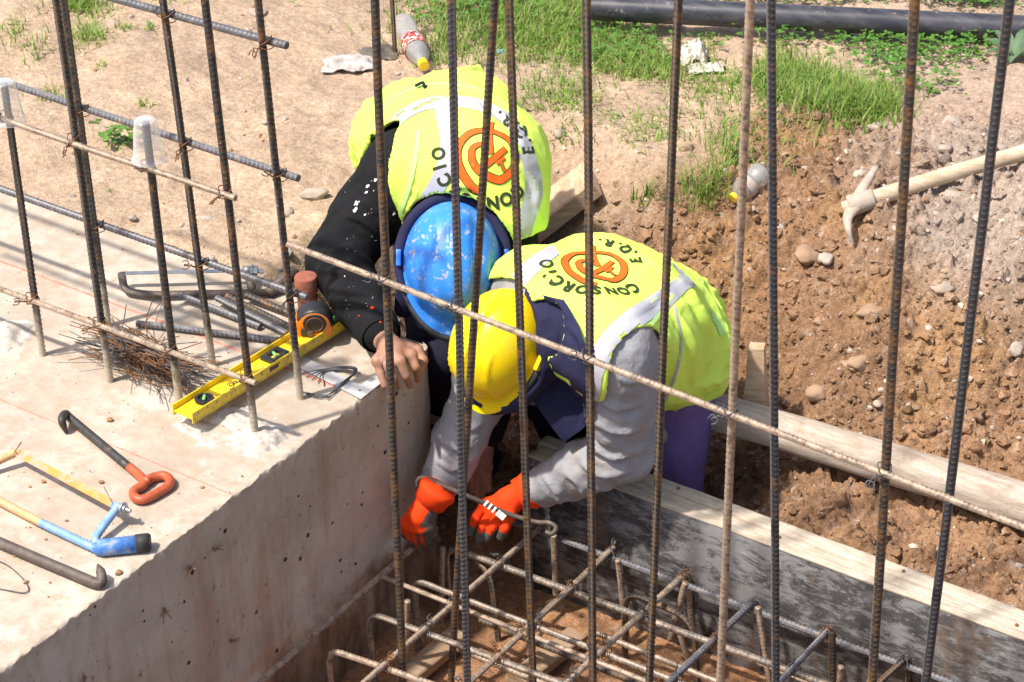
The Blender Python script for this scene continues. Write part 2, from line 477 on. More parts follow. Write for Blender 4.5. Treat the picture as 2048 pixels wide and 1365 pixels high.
# lookup of the smooth ground, so that many things can be set down on it quickly
_gx, _gy = np.arange(-3.2, 2.8, .01), np.arange(-2.0, 4.2, .01)
_GX, _GY = np.meshgrid(_gx, _gy, indexing='ij'); _GH = base_h(_GX, _GY); _GM = soil_masks(_GX, _GY)
def _lk(A, x, y):
    fx = np.clip((np.asarray(x)-_gx[0])/.01, 0, len(_gx)-1.001); fy = np.clip((np.asarray(y)-_gy[0])/.01, 0, len(_gy)-1.001)
    i, j = fx.astype(int), fy.astype(int); a, b = fx-i, fy-j
    return A[i, j]*(1-a)*(1-b)+A[i+1, j]*a*(1-b)+A[i, j+1]*(1-a)*b+A[i+1, j+1]*a*b
_TT = np.linspace(4.6, 9.3, 160)
def gpn(u, v, lift=0.0):
    """where lines of sight at spots of the photograph meet the ground"""
    q = np.stack([(np.asarray(u, float)-1024)/FPX, (np.asarray(v, float)-682.5)/FPX, np.ones(len(u))], 1) @ CM
    out = np.zeros((len(q), 3))
    for s in range(0, len(q), 1500):
        P = CAMP+q[s:s+1500, None]*_TT[None, :, None]; h = _lk(_GH, P[..., 0], P[..., 1])+lift
        g_ = P[..., 2]-h; k = np.maximum(np.argmax(g_ < 0, 1), 1); r = np.arange(len(k)); a0, a1 = g_[r, k-1], g_[r, k]
        f = np.clip(a0/np.where(np.abs(a0-a1) < 1e-9, 1, a0-a1), 0, 1)[:, None]; Q = P[r, k-1]*(1-f)+P[r, k]*f
        Q[:, 2] = _lk(_GH, Q[:, 0], Q[:, 1])+lift; out[s:s+1500] = Q
    return out
def gp(u, v, lift=0.0): return gpn([u], [v], lift)[0]
# fine sheet where the camera looks, coarse beyond
def soil_colour(X, Y):
    P = np.stack([X, Y], -1); up, right, grey, topdry = soil_masks(X, Y)
    tan = np.array([.47, .345, .245]); brown = np.array([.30, .178, .102]); grv = np.array([.37, .295, .24]); pk = np.array([.45, .335, .255])
    pitc = np.array([.36, .19, .10]); deep = np.array([.24, .125, .065])
    c = np.broadcast_to(tan, P.shape[:-1]+(3,)).copy()
    mix = lambda c, d, m: c*(1-m[..., None])+d*m[..., None]
    c = mix(c, brown, np.clip(right*(1-topdry), 0, 1)); c = mix(c, grv, grey*(1-topdry)); c = mix(c, pk, topdry*right)
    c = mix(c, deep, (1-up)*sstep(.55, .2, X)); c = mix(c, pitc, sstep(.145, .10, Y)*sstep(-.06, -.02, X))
    och = np.array([.45, .27, .12]); c = mix(c, och, right*(1-topdry)*(1-grey)*sstep(.1, .5, fbm(P*5, 3, 71))*.32)
    n = fbm(P*11, 5, 73, .62)[..., None]; c = c*(1+.34*n)*(1+.16*fbm(P*2.5, 3, 75)[..., None])
    return np.clip(c, .01, .95)
def sheet(x0, x1, y0, y1, h):
    xs = np.r_[np.arange(x0, -.2, h), np.arange(-.2, 1.5, .0042), np.arange(1.5, x1+h/2, h)]; ys = np.r_[np.arange(y0, .15, h*1.2), np.arange(.15, 1.5, .0042), np.arange(1.5, y1+h/2, h)]
    X, Y = np.meshgrid(xs, ys, indexing='ij'); Zz = height(X, Y); C = soil_colour(X, Y)
    nx, ny = X.shape; i = np.arange(nx-1)[:, None]*ny; j = np.arange(ny-1)[None]
    F = np.stack([i+j, i+ny+j, i+ny+j+1, i+j+1], -1).reshape(-1, 4)
    return np.stack([X, Y, Zz], -1).reshape(-1, 3), F, np.c_[C.reshape(-1, 3), np.ones(nx*ny)]
t = NT('soil')
vc = t.attr('soil', 'Color')
c = t.mix(t.rng(t.noise(90, 6, .7), .3, .72), t.mix(1.0, vc, (.62, .59, .56), 'MULTIPLY'), t.mix(1.0, vc, (1.28, 1.26, 1.24), 'MULTIPLY'))
pv = t.voro(150, out='Color'); pm = t.voro(150)
c = t.mix(t.math('MULTIPLY', t.rng(pm, .30, .22), t.rng(pv, .74, .78)), c, (.38, .31, .25))
c = t.mix(t.math('MULTIPLY', t.rng(t.noise(38, 5, .7), .56, .7), .4), c, (.62, .52, .43))
t.set(c, .95); t.b.inputs['Specular IOR Level'].default_value = .15
b1 = t.bump(t.noise(420, 5, .7), .6, .004); b1 = t.bump(t.voro(230), .45, .004, b1); t.bump(t.noise(120, 5, .7), .55, .008, b1); MAT['soil'] = t.m
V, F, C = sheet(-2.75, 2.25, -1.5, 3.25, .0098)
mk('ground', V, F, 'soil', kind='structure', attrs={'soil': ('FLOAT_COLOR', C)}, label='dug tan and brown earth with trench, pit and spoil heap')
# far apron, so the ground goes on past the picture
m = MB(); R0, R1 = 3.0, 60.0
ring = []
xs = [-60, -2.74, 2.24, 60]; ys = [-60, -1.49, 3.24, 60]
for i in range(3):
    for j in range(3):
        if i == 1 and j == 1: continue
        m.add([(xs[i], ys[j], -.05), (xs[i+1], ys[j], -.05), (xs[i+1], ys[j+1], -.05), (xs[i], ys[j+1], -.05)], [(0, 1, 2, 3)])
V, F = m.out()
mk('terrain', V, F, 'soil', kind='structure', attrs={'soil': ('FLOAT_COLOR', np.tile([.48, .35, .25, 1], (len(V), 1)))})

# ------------------------------------------------------------------ finished concrete block
t = NT('concrete_top')
p = t.geo.outputs['Position']
n1 = t.noise(3.2, 7, .62); n2 = t.noise(22, 7, .68); n3 = t.noise(140, 5, .7)
c = t.mix(t.rng(n1, .36, .64), (.37, .31, .245), (.51, .445, .365))
c = t.mix(t.rng(n2, .42, .62, 0, .7), c, (.36, .27, .195))
c = t.mix(t.rng(t.noise(7, 8, .7), .53, .66, 0, .6), c, (.60, .535, .455))
c = t.mix(t.rng(t.noise(11, 9, .75, dist=.6), .60, .69, 0, .5), c, (.36, .26, .18))
c = t.mix(t.math('MULTIPLY', t.rng(n3, .62, .72), .5), c, (.30, .22, .16))
# face that was cast against a form: greyer, streaked with mud
nx = t.n('SeparateXYZ'); t.L(t.geo.outputs['Normal'], nx.inputs[0]); side = t.rng(nx.outputs[0], .45, .8)
st = t.noise(9, 8, .7, t.pos((1, 1, .14))); f = t.mix(t.rng(t.noise(4.5, 6, .6), .35, .65), (.45, .37, .29), (.60, .51, .415))
f = t.mix(t.rng(st, .49, .66, 0, .7), f, (.38, .235, .145))
f = t.mix(t.rng(t.noise(14, 7, .7, t.pos((1, 1, .10))), .60, .70, 0, .7), f, (.56, .51, .46))
f = t.mix(t.rng(t.noise(34, 7, .75), .60, .69, 0, .8), f, (.20, .13, .085))
pits = t.math('MULTIPLY', t.rng(t.voro(62), .22, .15), t.rng(t.voro(62, out='Color'), .86, .88))
pits = t.math('MAXIMUM', pits, t.math('MULTIPLY', t.rng(t.voro(24), .13, .10), t.rng(t.voro(24, out='Color'), .66, .68)))
f = t.mix(pits, f, (.06, .04, .03))
zz = t.math('ADD', t.sep(2), t.math('ADD', t.math('MULTIPLY', t.math('SUBTRACT', t.noise(7, 6, .65), .5), .14), t.math('MULTIPLY', t.sep(1), -.10)))
low = t.rng(zz, -.37, -.41)
lowc = t.mix(t.rng(t.noise(26, 7, .7, t.pos((1, 1, .25))), .36, .66), (.155, .098, .062), (.34, .235, .165))
f = t.mix(low, f, lowc)
c = t.mix(side, c, f)
# red chalk lines struck across the top
yw = t.sep(1)
wv = t.math('MULTIPLY', t.math('SUBTRACT', t.noise(30, 3), .5), .004)
for y0, wd in ((-.232, .0034), (-.632, .0016)):
    d = t.math('ABSOLUTE', t.math('ADD', t.math('SUBTRACT', yw, y0), wv))
    k = t.math('MULTIPLY', t.rng(d, wd*1.4, wd*.5), t.math('MULTIPLY', t.rng(t.noise(55, 5, .7), .30, .52, .15, .8), t.math('SUBTRACT', 1.0, side)))
    c = t.mix(k, c, (.62, .16, .10))
t.set(c, .9); t.b.inputs['Specular IOR Level'].default_value = .2
b = t.bump(t.noise(260, 6, .7), .4, .0022); b = t.bump(n2, .5, .004, b)
bi = t.math('SUBTRACT', 1.0, pits); t.bump(bi, .8, .004, b); MAT['concrete_top'] = t.m
ys = np.r_[np.linspace(-2.3, -1.45, 8), np.arange(-1.44, -.06, .006), np.linspace(-.06, 0, 16)]
prof_t = np.r_[np.linspace(0, 1, 30)**2.0]            # along top, dense at the edge
rows = []
for y in ys:
    rr = .0028+.004*max(0, fbm([[y*7, 1.5]], 3, 4)[0])+.013*max(0, fbm([[y*48, 7.5]], 4, 6, .7)[0])**1.15
    inset = 0.0
    if y > -.045: tt = (y+.045)/.045; inset = .028*(1-math.sqrt(max(0, 1-tt*tt)))
    drop = .010*((y+.03)/.03)**2 if y > -.03 else 0
    X = [-2.6+ (2.6-rr)*(1-(1-a)**2) for a in np.linspace(0, 1, 26)]
    Zr = [0.0]*26
    for a in (.25, .5, .75): X.append(-rr*(1-math.sin(a*math.pi/2))*1.0); Zr.append(-rr*.8*(1-math.cos(a*math.pi/2)))
    for zf in np.r_[np.linspace(-rr*.9, -.10, 14), np.linspace(-.11, -.95, 110)]: X.append(0.0); Zr.append(zf)
    X = np.array(X)-inset; Zr = np.array(Zr); Zr[:29] -= drop*np.clip((X[:29]+2.6)/2.6, 0, 1)**8
    rows.append(np.c_[X, np.full(len(X), y), Zr])
B = np.array(rows); k = B.shape[1]
edge = np.zeros(k); edge[24:34] = 1; edge[26:29] = 1.6
nz = fbm(B*np.array([60, 60, 60]), 3, 9)
B[..., 0] += .0035*nz*edge; B[..., 2] += .003*fbm(B*75, 3, 19)*edge
face = np.zeros(k); face[30:] = 1
low_m = sstep(-.37, -.42, B[..., 2]-.10*B[..., 1]+.05*fbm(B*7, 3, 5))
B[..., 0] += face*(.0025*fbm(B*np.array([9, 9, 9]), 3, 14)+.0015*fbm(B*60, 3, 15)+low_m*(.012+.022*fbm(B*np.array([14, 14, 8]), 4, 17)))
B[..., 2] += (1-face)*.0016*fbm(B*8, 3, 23)*(edge < .1)
n = len(ys); i = np.arange(n-1)[:, None]*k; j = np.arange(k-1)[None]
F = np.stack([i+j, i+j+1, i+k+j+1, i+k+j], -1).reshape(-1, 4)[:, ::-1]
Vb = B.reshape(-1, 3); e = len(Vb)
back = B[-1].copy(); back2 = back.copy(); back2[:, 2] = -.95; Vb = np.vstack([Vb, back2])
jj = np.arange(k-1); b0 = (n-1)*k
F = np.vstack([F, np.stack([b0+jj, b0+jj+1, e+jj+1, e+jj], -1)])
block = mk('concrete_block', Vb, F, 'concrete_top', label='pale concrete foundation block with rough chipped edge and rebar rising from it', cat='concrete block')
# rough white cement left round the feet of the bars
t = NT('mortar'); c = t.mix(t.rng(t.noise(35, 7, .7), .36, .64), (.37, .32, .265), (.58, .54, .485))
t.set(c, .95); t.bump(t.noise(220, 6, .7), .6, .004); MAT['mortar'] = t.m
xs = np.arange(-1.6, -.02, .0035); yy = np.arange(-.60, -.24, .0035); X, Y = np.meshgrid(xs, yy, indexing='ij'); P = np.stack([X, Y], -1)
lump = fbm(P*13, 4, 61)*.016+fbm(P*60, 3, 63)*.006+.006*(.5-cellnoise(P*38, 66)[0])
band = np.exp(-((Y+.455)/.085)**2)*(sstep(-.42, -.18, X)*sstep(-.015, -.06, X)+.9*sstep(-.60, -.80, X)+.25)
Zm = -.012+band*.017+lump*np.clip(band*1.5, 0, 1)
nx_, ny_ = X.shape; i = np.arange(nx_-1)[:, None]*ny_; j = np.arange(ny_-1)[None]
F = np.stack([i+j, i+ny_+j, i+ny_+j+1, i+j+1], -1).reshape(-1, 4); zz = Zm.reshape(-1)
F = F[(zz[F] > -.004).any(1)]
used = np.unique(F); rm = np.full(len(zz), -1); rm[used] = np.arange(len(used))
mk('cement_crust', np.stack([X, Y, Zm], -1).reshape(-1, 3)[used], rm[F], 'mortar', block, kind='stuff', label='rough white cement crust round the bar feet')

# ------------------------------------------------------------------ shutter boards of the pit
def wood(name, a, b, grain=(3, 60, 60), dirt=None, damt=.4, rough=.85, streak=None):
    t = NT(name); v = t.pos(grain)
    c = t.mix(t.rng(t.noise(2.2, 8, .65, v), .34, .66), a, b)
    c = t.mix(t.rng(t.noise(7, 8, .7, v), .56, .68, 0, .6), c, tuple(x*.55 for x in a))
    if streak: c = t.mix(t.rng(t.noise(1.2, 8, .72, t.pos((5, 26, 26))), .44, .62), c, streak)
    if dirt: c = t.mix(t.rng(t.noise(18, 8, .72), 1-damt-.08, 1-damt+.1, 0, .8), c, dirt)
    t.set(c, rough); t.bump(t.noise(4, 8, .7, v), .45, .003); MAT[name] = t.m
wood('shutter_top', (.40, .32, .23), (.57, .50, .405), (5, 70, 70), (.34, .25, .17), .43)
t = NT('shutter_face')
v = t.pos((9, 24, 24), (0, .25, 0)); n1 = t.noise(1.4, 10, .78, v, .5); n2 = t.noise(5.5, 9, .78, v)
big = t.noise(5, 5, .6)
c = t.mix(t.rng(t.noise(20, 6, .7), .3, .7), (.022, .022, .024), (.06, .052, .046))
c = t.mix(t.rng(t.math('ADD', n1, t.math('MULTIPLY', t.math('SUBTRACT', big, .5), .5)), .45, .58, 0, .85), c, (.19, .185, .185))
c = t.mix(t.rng(n2, .57, .68, 0, .75), c, (.30, .28, .265))
c = t.mix(t.rng(t.noise(9, 8, .7, t.pos((1, 1, .5))), .55, .66, 0, .75), c, (.10, .058, .033))
t.set(c, .72); t.bump(n2, .4, .002); MAT['shutter_face'] = t.m
FZ, FY = -.265, .09
xl = Z(1062, 905, FZ)[0]; xj = 1.335
def shutter(x0, x1, label, seed, ztop=FZ):
    th = thing('shutter_board', ((x0+x1)/2, FY+.045, ztop-.40), label, 'formwork')
    # inner coated sheet and the two sawn boards that stiffen its top edge
    V, F = subdiv_plank(x1-x0, .020, .42, 60, seed, .0012, .002)
    mk('face_sheet', V+np.array([(x0+x1)/2, FY+.010, ztop-.213]), F, ['shutter_face'], th)
    V, F = subdiv_plank(x1-x0+.001, .030, .09, 90, seed+3, .0022, .003)
    mk('plank', V+np.array([(x0+x1)/2+.003, FY+.036, ztop-.046]), F, ['shutter_top'], th)
    V, F = subdiv_plank(x1-x0+.012, .036, .10, 90, seed+5, .0030, .004)
    mk('plank', V+np.array([(x0+x1)/2-.004, FY+.070, ztop-.0505]), F, ['shutter_top'], th)
    # the strip of the sheet's own top edge
    V, F = subdiv_plank(x1-x0-.002, .0205, .006, 60, seed+8, .0012, .001)
    mk('top_edge', V+np.array([(x0+x1)/2, FY+.0105, ztop-.0005]), F, ['shutter_top'], th)
    for k, fx in enumerate(np.linspace(.06, .94, max(2, int((x1-x0)/.22)))):
        V, F = revolve([(0, .0012), (.0032, .001), (.0036, 0), (.0034, -.002)], np.array([x0+(x1-x0)*fx, FY+.034+.034*(k % 2), ztop+.002]), np.eye(3), 10); mk('nail_head', V, F, 'wire_rust', th)
    return th
shutter(xl, xj-.003, 'long black stained shutter board with pale sawn top along the pit', 3)
shutter(xj+.004, xj+.95, 'short end of the next grey shutter board at the right edge', 23, FZ-.004)

# ------------------------------------------------------------------ bars rising from the block
R16, R12 = .0078, .0062
YF, YB = -.463, -.305
zup = np.array([0, 0, 1.0])
def two(u0, v0, u1, v1, Y, ext0=0.0, ext1=0.0):
    a, b = on(u0, v0, 1, Y), on(u1, v1, 1, Y); d = unit(b-a)
    return a-d*ext0, b+d*ext1
G1, G2 = 'upright bars on the block', 'long bars tied across the uprights on the block'
UP = {}
def upright(key, u0, v0, u1, v1, Y, label, r=R16, mat='rebar_dark', ext=0.0, group=G1, down=.03):
    a, b = two(u0, v0, u1, v1, Y, ext, down)
    UP[key] = (a, b, rebar([a, (a+b)/2, b], r, mat, label, group))
upright('fA', 8, 168, 86, 712, YF, 'dark upright bar at the left edge topped by a plastic cup')
upright('fB', 112, 0, 221, 766, YF, 'dark upright bar touching its neighbour, its foot beside the wire bundle', ext=.4)
upright('fC', 290, 244, 361, 824, YF, 'short dark upright bar in the middle topped by a plastic cup')
upright('fD', 410, 0, 511, 876, YF, 'dark upright bar crossing in front of the yellow spirit level', ext=.4)
upright('bA', 128, 0, 217, 652, YB, 'dark upright bar behind its near twin, foot behind the wire bundle', ext=.4)
upright('bB', 326, 0, 426, 731, YB, 'dark upright bar whose foot stands among the loose rods', ext=.4)
upright('bD', 516, 0, 601, 801, YB, 'dark upright bar rising just left of the tape measure', ext=.4)
def tied(u0, v0, u1, v1, Y, r, mat, label, keys, ext=.0, sag=0.0, wmat='wire_rust', group=G2):
    a, b = two(u0, v0, u1, v1, Y, ext, 0)
    mid = (a+b)/2+np.array([0, 0, -sag])
    o = rebar(spline([a, mid, b], 20) if sag else [a, mid, b], r, mat, label, group)
    for q, kx in enumerate(keys):
        A, B_, _ = UP[kx]; d = unit(B_-A); e = unit(b-a)
        # closest point of the two bars
        n = np.cross(d, e); tt = np.dot(np.cross(a-A, e), n)/np.dot(n, n); p = A+d*tt
        s = np.dot(p-a, e); p2 = a+e*s
        if sag: f = s/np.linalg.norm(b-a); p2 = p2+np.array([0, 0, -sag*4*f*(1-f)])
        wire_tie(o, (p+p2)/2, e, d, r*.9, R16*.9, wmat, seed=int(u0*7+v1+q*31))
    return o
O = R16+R12
tied(0, 231, 471, 397, YF-O, R12, 'rebar_muddy', 'thin rusty level bar tied under the plastic cups', ['fA', 'fB', 'fC', 'fD'], .5, .006)
tied(0, 577, 512, 766, YF-O, R12, 'rebar_muddy', 'thin cement spattered level bar just above the wire bundle', ['fA', 'fB', 'fC', 'fD'], .5, .002)
tied(230, -2, 573, 92, YB+O+.002, R16, 'rebar_grey', 'grey level bar crossing at the top left corner', ['bB', 'bD'], .5)
tied(30, 172, 598, 356, YB+O+.002, R16, 'rebar_grey', 'grey level bar passing behind the plastic cup in the middle', ['bA', 'bB', 'bD'], .6)
tied(0, 378, 614, 596, YB+O+.002, R16, 'rebar_grey', 'cement splashed grey level bar low over the back of the block', ['bA', 'bB', 'bD'], .5)

# ------------------------------------------------------------------ bars rising from the pit
G3 = 'upright bars rising from the pit'
def pitbar(key, u0, u1, Y, label, mat, r=R16, v1=1365, zend=-.60, tap=.4):
    a, b = two(u0, 0, u1, v1, Y); d = unit(b-a)
    b2 = b+d*(zend-b[2])/d[2]; a2 = a-d*tap
    UP[key] = (a2, b2, rebar([a2, (a2+b2)/2, b2], r, mat, label, G3))
pitbar('p1', 749, 806, YF, 'dark upright bar standing in front of the black sleeve and bare hand', 'rebar_rusty')
pitbar('p2', 903, 934, YF, 'dark upright bar straight in front of the blue helmet', 'rebar_clean')
pitbar('p3', 1174, 1186, YF, 'ribbed brownish upright bar in front of the yellow vest emblem on the right', 'rebar_rusty')
pitbar('p4', 1501, 1440, YF, 'pale mud coated upright bar right of the purple trousers', 'rebar_muddy')
pitbar('p5', 1829, 1745, YF, 'rust streaked upright bar in front of the pickaxe handle', 'rebar_rusty')
pitbar('q1', 990, 902, YB, 'leaning upright bar crossing in front of the blue helmet', 'rebar_rusty')
pitbar('q2', 1018, 1066, YB, 'brown upright bar crossing in front of the yellow helmet', 'rebar_rusty')
pitbar('q3', 1357, 1298, YB, 'dark upright bar in front of the grey sleeve and purple trousers', 'rebar_rusty')
pitbar('q4', 1542, 1552, YB, 'straight upright bar between the wooden stake and the stones', 'rebar_clean')
pitbar('q5', 2020, 1853, YB, 'blue grey upright bar nearest the right edge', 'rebar_clean')
o = tied(576, 488, 2075, 1065.5, YF-O, R12, 'rebar_muddy', 'long pale level bar slanting across both workers', ['p1', 'p2', 'p3', 'p4', 'p5'], 0, 0, 'wire_steel', 'long bars tied across the pit uprights')

# ------------------------------------------------------------------ mat of bars in the pit
ZM = -.400
G4, G5 = 'cross bars of the pit mat', 'lengthwise bars of the pit mat'
cross = [((520, 1365), (872, 1056), 'rebar_muddy', 'pale cross bar gripped by the gloved hand beside the concrete face'),
         ((734, 1361), (1090, 1046), 'rebar_muddy', 'muddy cross bar ending under the hooked tool'),
         ((947, 1358), (1228, 1096), 'rebar_muddy', 'muddy cross bar third from the concrete face'),
         ((1200, 1305), (1372, 1147), 'rebar_muddy', 'pale muddy cross bar left of the mud coated upright'),
         ((1341, 1363), (1510, 1201), 'rebar_grey', 'dark cross bar with rusty end between two pit uprights'),
         ((1560, 1363), (1662, 1254), 'rebar_grey', 'cross bar with bent rusty end near the middle of the shutter'),
         ((1760, 1363), (1813, 1314), 'rebar_rusty', 'rusty hooked cross bar at the lower right of the pit')]
CB = []
for i, (a, b, mt, lb) in enumerate(cross):
    A, B_ = Z(*a, ZM), Z(*b, ZM); d = unit(B_-A); A = A-d*.55
    if i >= 3: path = roundpath([A, B_+d*.004, B_+np.array([.01, .012, -.17])], .03)
    else: path = [A, (A+B_)/2, B_]
    CB.append((A, B_, rebar(path, R16*.88, mt, lb, G4)))
lw = [('L1', (760, 1153), (1240, 1342), 0, 'thin muddy lengthwise bar with a free straight end', 'rebar_muddy', R12, False),
      ('L2', (828, 1158), (1240, 1320), -.012, 'second hooked lengthwise bar from the shutter', 'rebar_dusty', R16, True),
      ('L3', (737, 1226), (1115, 1364), -.012, 'third hooked lengthwise bar from the shutter', 'rebar_dusty', R16, True),
      ('L4', (655, 1298), (880, 1375), -.012, 'hooked lengthwise bar at the bottom edge of the picture', 'rebar_muddy', R16, True),
      ('L5', (892, 1092), (1240, 1219), -.012, 'hooked lengthwise bar under the orange glove', 'rebar_dusty', R16, True),
      ('L6', (1020, 1042), (1900, 1365), -.014, 'clean grey lengthwise bar running along the black shutter face', 'rebar_grey', R16, False)]
LB = []
for i, (nm, a, b, dz, lb, mt, r, hook) in enumerate(lw):
    z = ZM+dz; A, B_ = Z(*a, z), Z(*b, z); d = unit(B_-A); B2 = A+d*(2.1-A[0])
    if hook:
        dn = np.array([0, 0, -1.0])
        path = roundpath([A+dn*.20+d*.004, A, B2], .035)
    else: path = [A, (A+B2)/2, B2]
    r = r*.9; o = rebar(path, r, mt, lb, G5); LB.append((A, B2, o))
    for q, (ca, cb, co) in enumerate(CB):
        e = unit(cb-ca); n = np.cross(d, e); tt = np.dot(np.cross(ca-A, e), n)/np.dot(n, n); p = A+d*tt
        if tt < .01 or tt > 1.7 or np.dot(p-ca, e) < 0.0 or np.dot(p-cb, e) > .02: continue
        p2 = ca+e*np.dot(p-ca, e)
        wire_tie(o, (p+p2)/2, d, e, r*.9, R16*.9, 'wire_steel' if (q+i) % 2 else 'wire_rust', seed=i*50+q, tail=.025)
G6 = 'short legs standing under the pit mat'
for k, (u0, v0, u1, v1, mt, lb) in enumerate([
        (886, 1095, 883, 1290, 'rebar_muddy', 'short muddy upright rod beside the hooked bar under the gloves'),
        (815, 1203, 812, 1340, 'rebar_muddy', 'short stub rod standing left of the hooked bars'),
        (1108, 1070, 1112, 1190, 'rebar_muddy', 'thin rod leg in the shade near the shutter'),
        (1372, 1165, 1340, 1280, 'rebar_muddy', 'leaning rod leg below the pale cross bar'),
        (1358, 1262, 1392, 1375, 'rebar_muddy', 'muddy rod leg in front of the black shutter'),
        (1516, 1215, 1540, 1370, 'rebar_muddy', 'rod leg left of the straight pit upright'),
        (1236, 1120, 1256, 1300, 'rebar_muddy', 'rod leg between the second and third cross bars'),
        (1665, 1265, 1665, 1380, 'rebar_rusty', 'dark rod leg under the bent bar end'),
        (1683, 1333, 1676, 1400, 'rebar_muddy', 'short round ended stub near the lower right upright')]):
    Yk = .03 if u0 > 1000 else Z(u0, v0, ZM)[1]
    a, b = on(u0, v0, 1, Yk), on(u1, v1, 1, Yk); rebar([a, (a+b)/2, b], .0068, mt, lb, G6)

# lower layer of the mat, in the shade
for k, (u0, v0, mt, lb) in enumerate([(905, 1292, 'rebar_muddy', 'low muddy lengthwise bar near the pit floor, nearest the concrete'), (960, 1240, 'rebar_rusty', 'low rusty lengthwise bar near the pit floor, below the gloves'), (1180, 1262, 'rebar_muddy', 'low muddy lengthwise bar beneath the third cross bar'), (1290, 1235, 'rebar_muddy', 'low pale lengthwise bar close under the shutter')]):
    A = Z(u0, v0, -.50-.015*(k % 2)); rebar([A, A+np.array([.8, .004, 0]), A+np.array([1.6, 0, 0])], R16*.9, mt, lb, 'lower lengthwise bars near the pit floor')
for k, (u, v, dx, hgt, lb) in enumerate([(900, 1098, .0, .2, 'rusty bent hoop beside the leaning upright'), (1250, 1180, .06, .2, 'rusty curved hoop under the pale cross bar')]):
    a = Z(u, v, ZM-.03); rebar(roundpath([a+np.array([0, 0, -hgt]), a, a+np.array([.11+dx, -.01, .0]), a+np.array([.125+dx, -.01, -hgt])], .05), R16*.9, 'rebar_rusty', lb, None)
# ------------------------------------------------------------------ small things on the block
simple('steel_dark', (.055, .05, .048), .5, .35, .3, 60, .4, 300, (.22, .16, .11), .34, 40)
simple('steel_brown', (.11, .085, .07), .6, .3, .25, 50, .5, 260, (.26, .19, .14), .36, 40)
simple('steel_zinc', (.42, .42, .42), .4, .8, .15, 60, .3, 300)
simple('steel_sheet', (.55, .54, .53), .45, .25, .12, 30, .2, 200, (.5, .42, .34), .33, 20)
simple('red_paint', (.40, .085, .03), .45, 0, .2, 60, .4, 260, (.20, .13, .10), .30, 50)
simple('blue_paint', (.06, .19, .52), .5, 0, .2, 60, .5, 200, (.30, .32, .34), .43, 60)
simple('blue_paint_light', (.19, .34, .58), .55, 0, .2, 60, .5, 200, (.34, .33, .33), .42, 60)
simple('orange_paint', (.70, .235, .035), .55, 0, .15, 60, .5, 200, (.36, .31, .28), .44, 26)
simple('ochre_paint', (.55, .33, .16), .6, 0, .15, 60, .5, 200, (.36, .29, .24), .42, 40)
simple('black_rubber', (.022, .021, .02), .65, 0, .3, 60, .4, 300, (.20, .17, .14), .30, 60)
simple('black_plastic', (.02, .02, .022), .42, 0, .3, 60, .2, 300, (.22, .18, .14), .28, 60)
simple('yellow_paint', (.78, .55, .018), .45, 0, .08, 30, .15, 240, (.50, .38, .20), .34, 38)
simple('yellow_scale', (.70, .50, .03), .5, 0, .08, 30, .2, 240, (.38, .28, .13), .40, 45)
simple('orange_plastic', (.80, .22, .015), .42, 0, .08, 40, .15, 240, (.3, .16, .06), .28, 45)
simple('tape_blade', (.47, .38, .22), .5, 0, .2, 60, .2, 240, (.25, .20, .13), .42, 60)
simple('red_brown_iron', (.27, .085, .05), .75, 0, .2, 40, .6, 180, (.36, .20, .13), .42, 28)
simple('mud_lump', (.30, .165, .085), .95, 0, .25, 80, .8, 160)
simple('stone', (.34, .275, .225), .9, 0, .2, 30, .7, 150, (.36, .25, .17), .42, 40)
simple('stone_pale', (.37, .31, .255), .85, 0, .15, 30, .5, 150, (.42, .31, .22), .38, 40)
simple('stone_brown', (.33, .215, .135), .9, 0, .2, 30, .7, 150, (.30, .19, .11), .42, 40)
t = NT('vial_glass'); t.set((.20, .48, .14), .2); MAT['vial_glass'] = t.m

def zb(u, v, z=0.0): return Z(u, v, z)
# ---- spirit level: an I section lying on its side
A0, A1 = zb(365, 829, .040), zb(700, 622, .026)
ax = axes(A1-A0); Lv = np.linalg.norm(A1-A0); mid = (A0+A1)/2
Wl, Hf = .052, .024
lvl = thing('spirit_level', (A0+A1)/2-np.array([0, 0, .03]), 'yellow spirit level resting across the block under the tape measure', 'spirit level')
def lp(x, y, z): return mid+ax @ np.array([x, y, z])
V, F = boxv(*lp(0, 0, -.002), Lv-.002, Wl-.004, .004, ax); MB().add(V, F).mk('web', 'yellow_paint', lvl, smooth=False)
for s in (-1, 1):
    V, F = boxv(*lp(0, s*Wl/2, 0), Lv, .003, Hf, ax, .0008); MB().add(V, F).mk('flange', 'yellow_scale' if s < 0 else 'yellow_paint', lvl, smooth=False)
m = MB()
for k in range(int(Lv/.0052)):
    x = -Lv/2+.006+k*.0052; hh = .010 if k % 10 == 0 else (.007 if k % 5 == 0 else .0045)
    V, F = boxv(*lp(x, -Wl/2-.0016, -Hf/2+.001+hh/2), .0008, .0006, hh, ax); m.add(V, F)
    if k % 5 == 2:
        V, F = boxv(*lp(x, -Wl/2-.0016, Hf/2-.007), .0022, .0006, .004, ax); m.add(V, F)
m.mk('scale_marks', 'black_plastic', lvl, smooth=False)
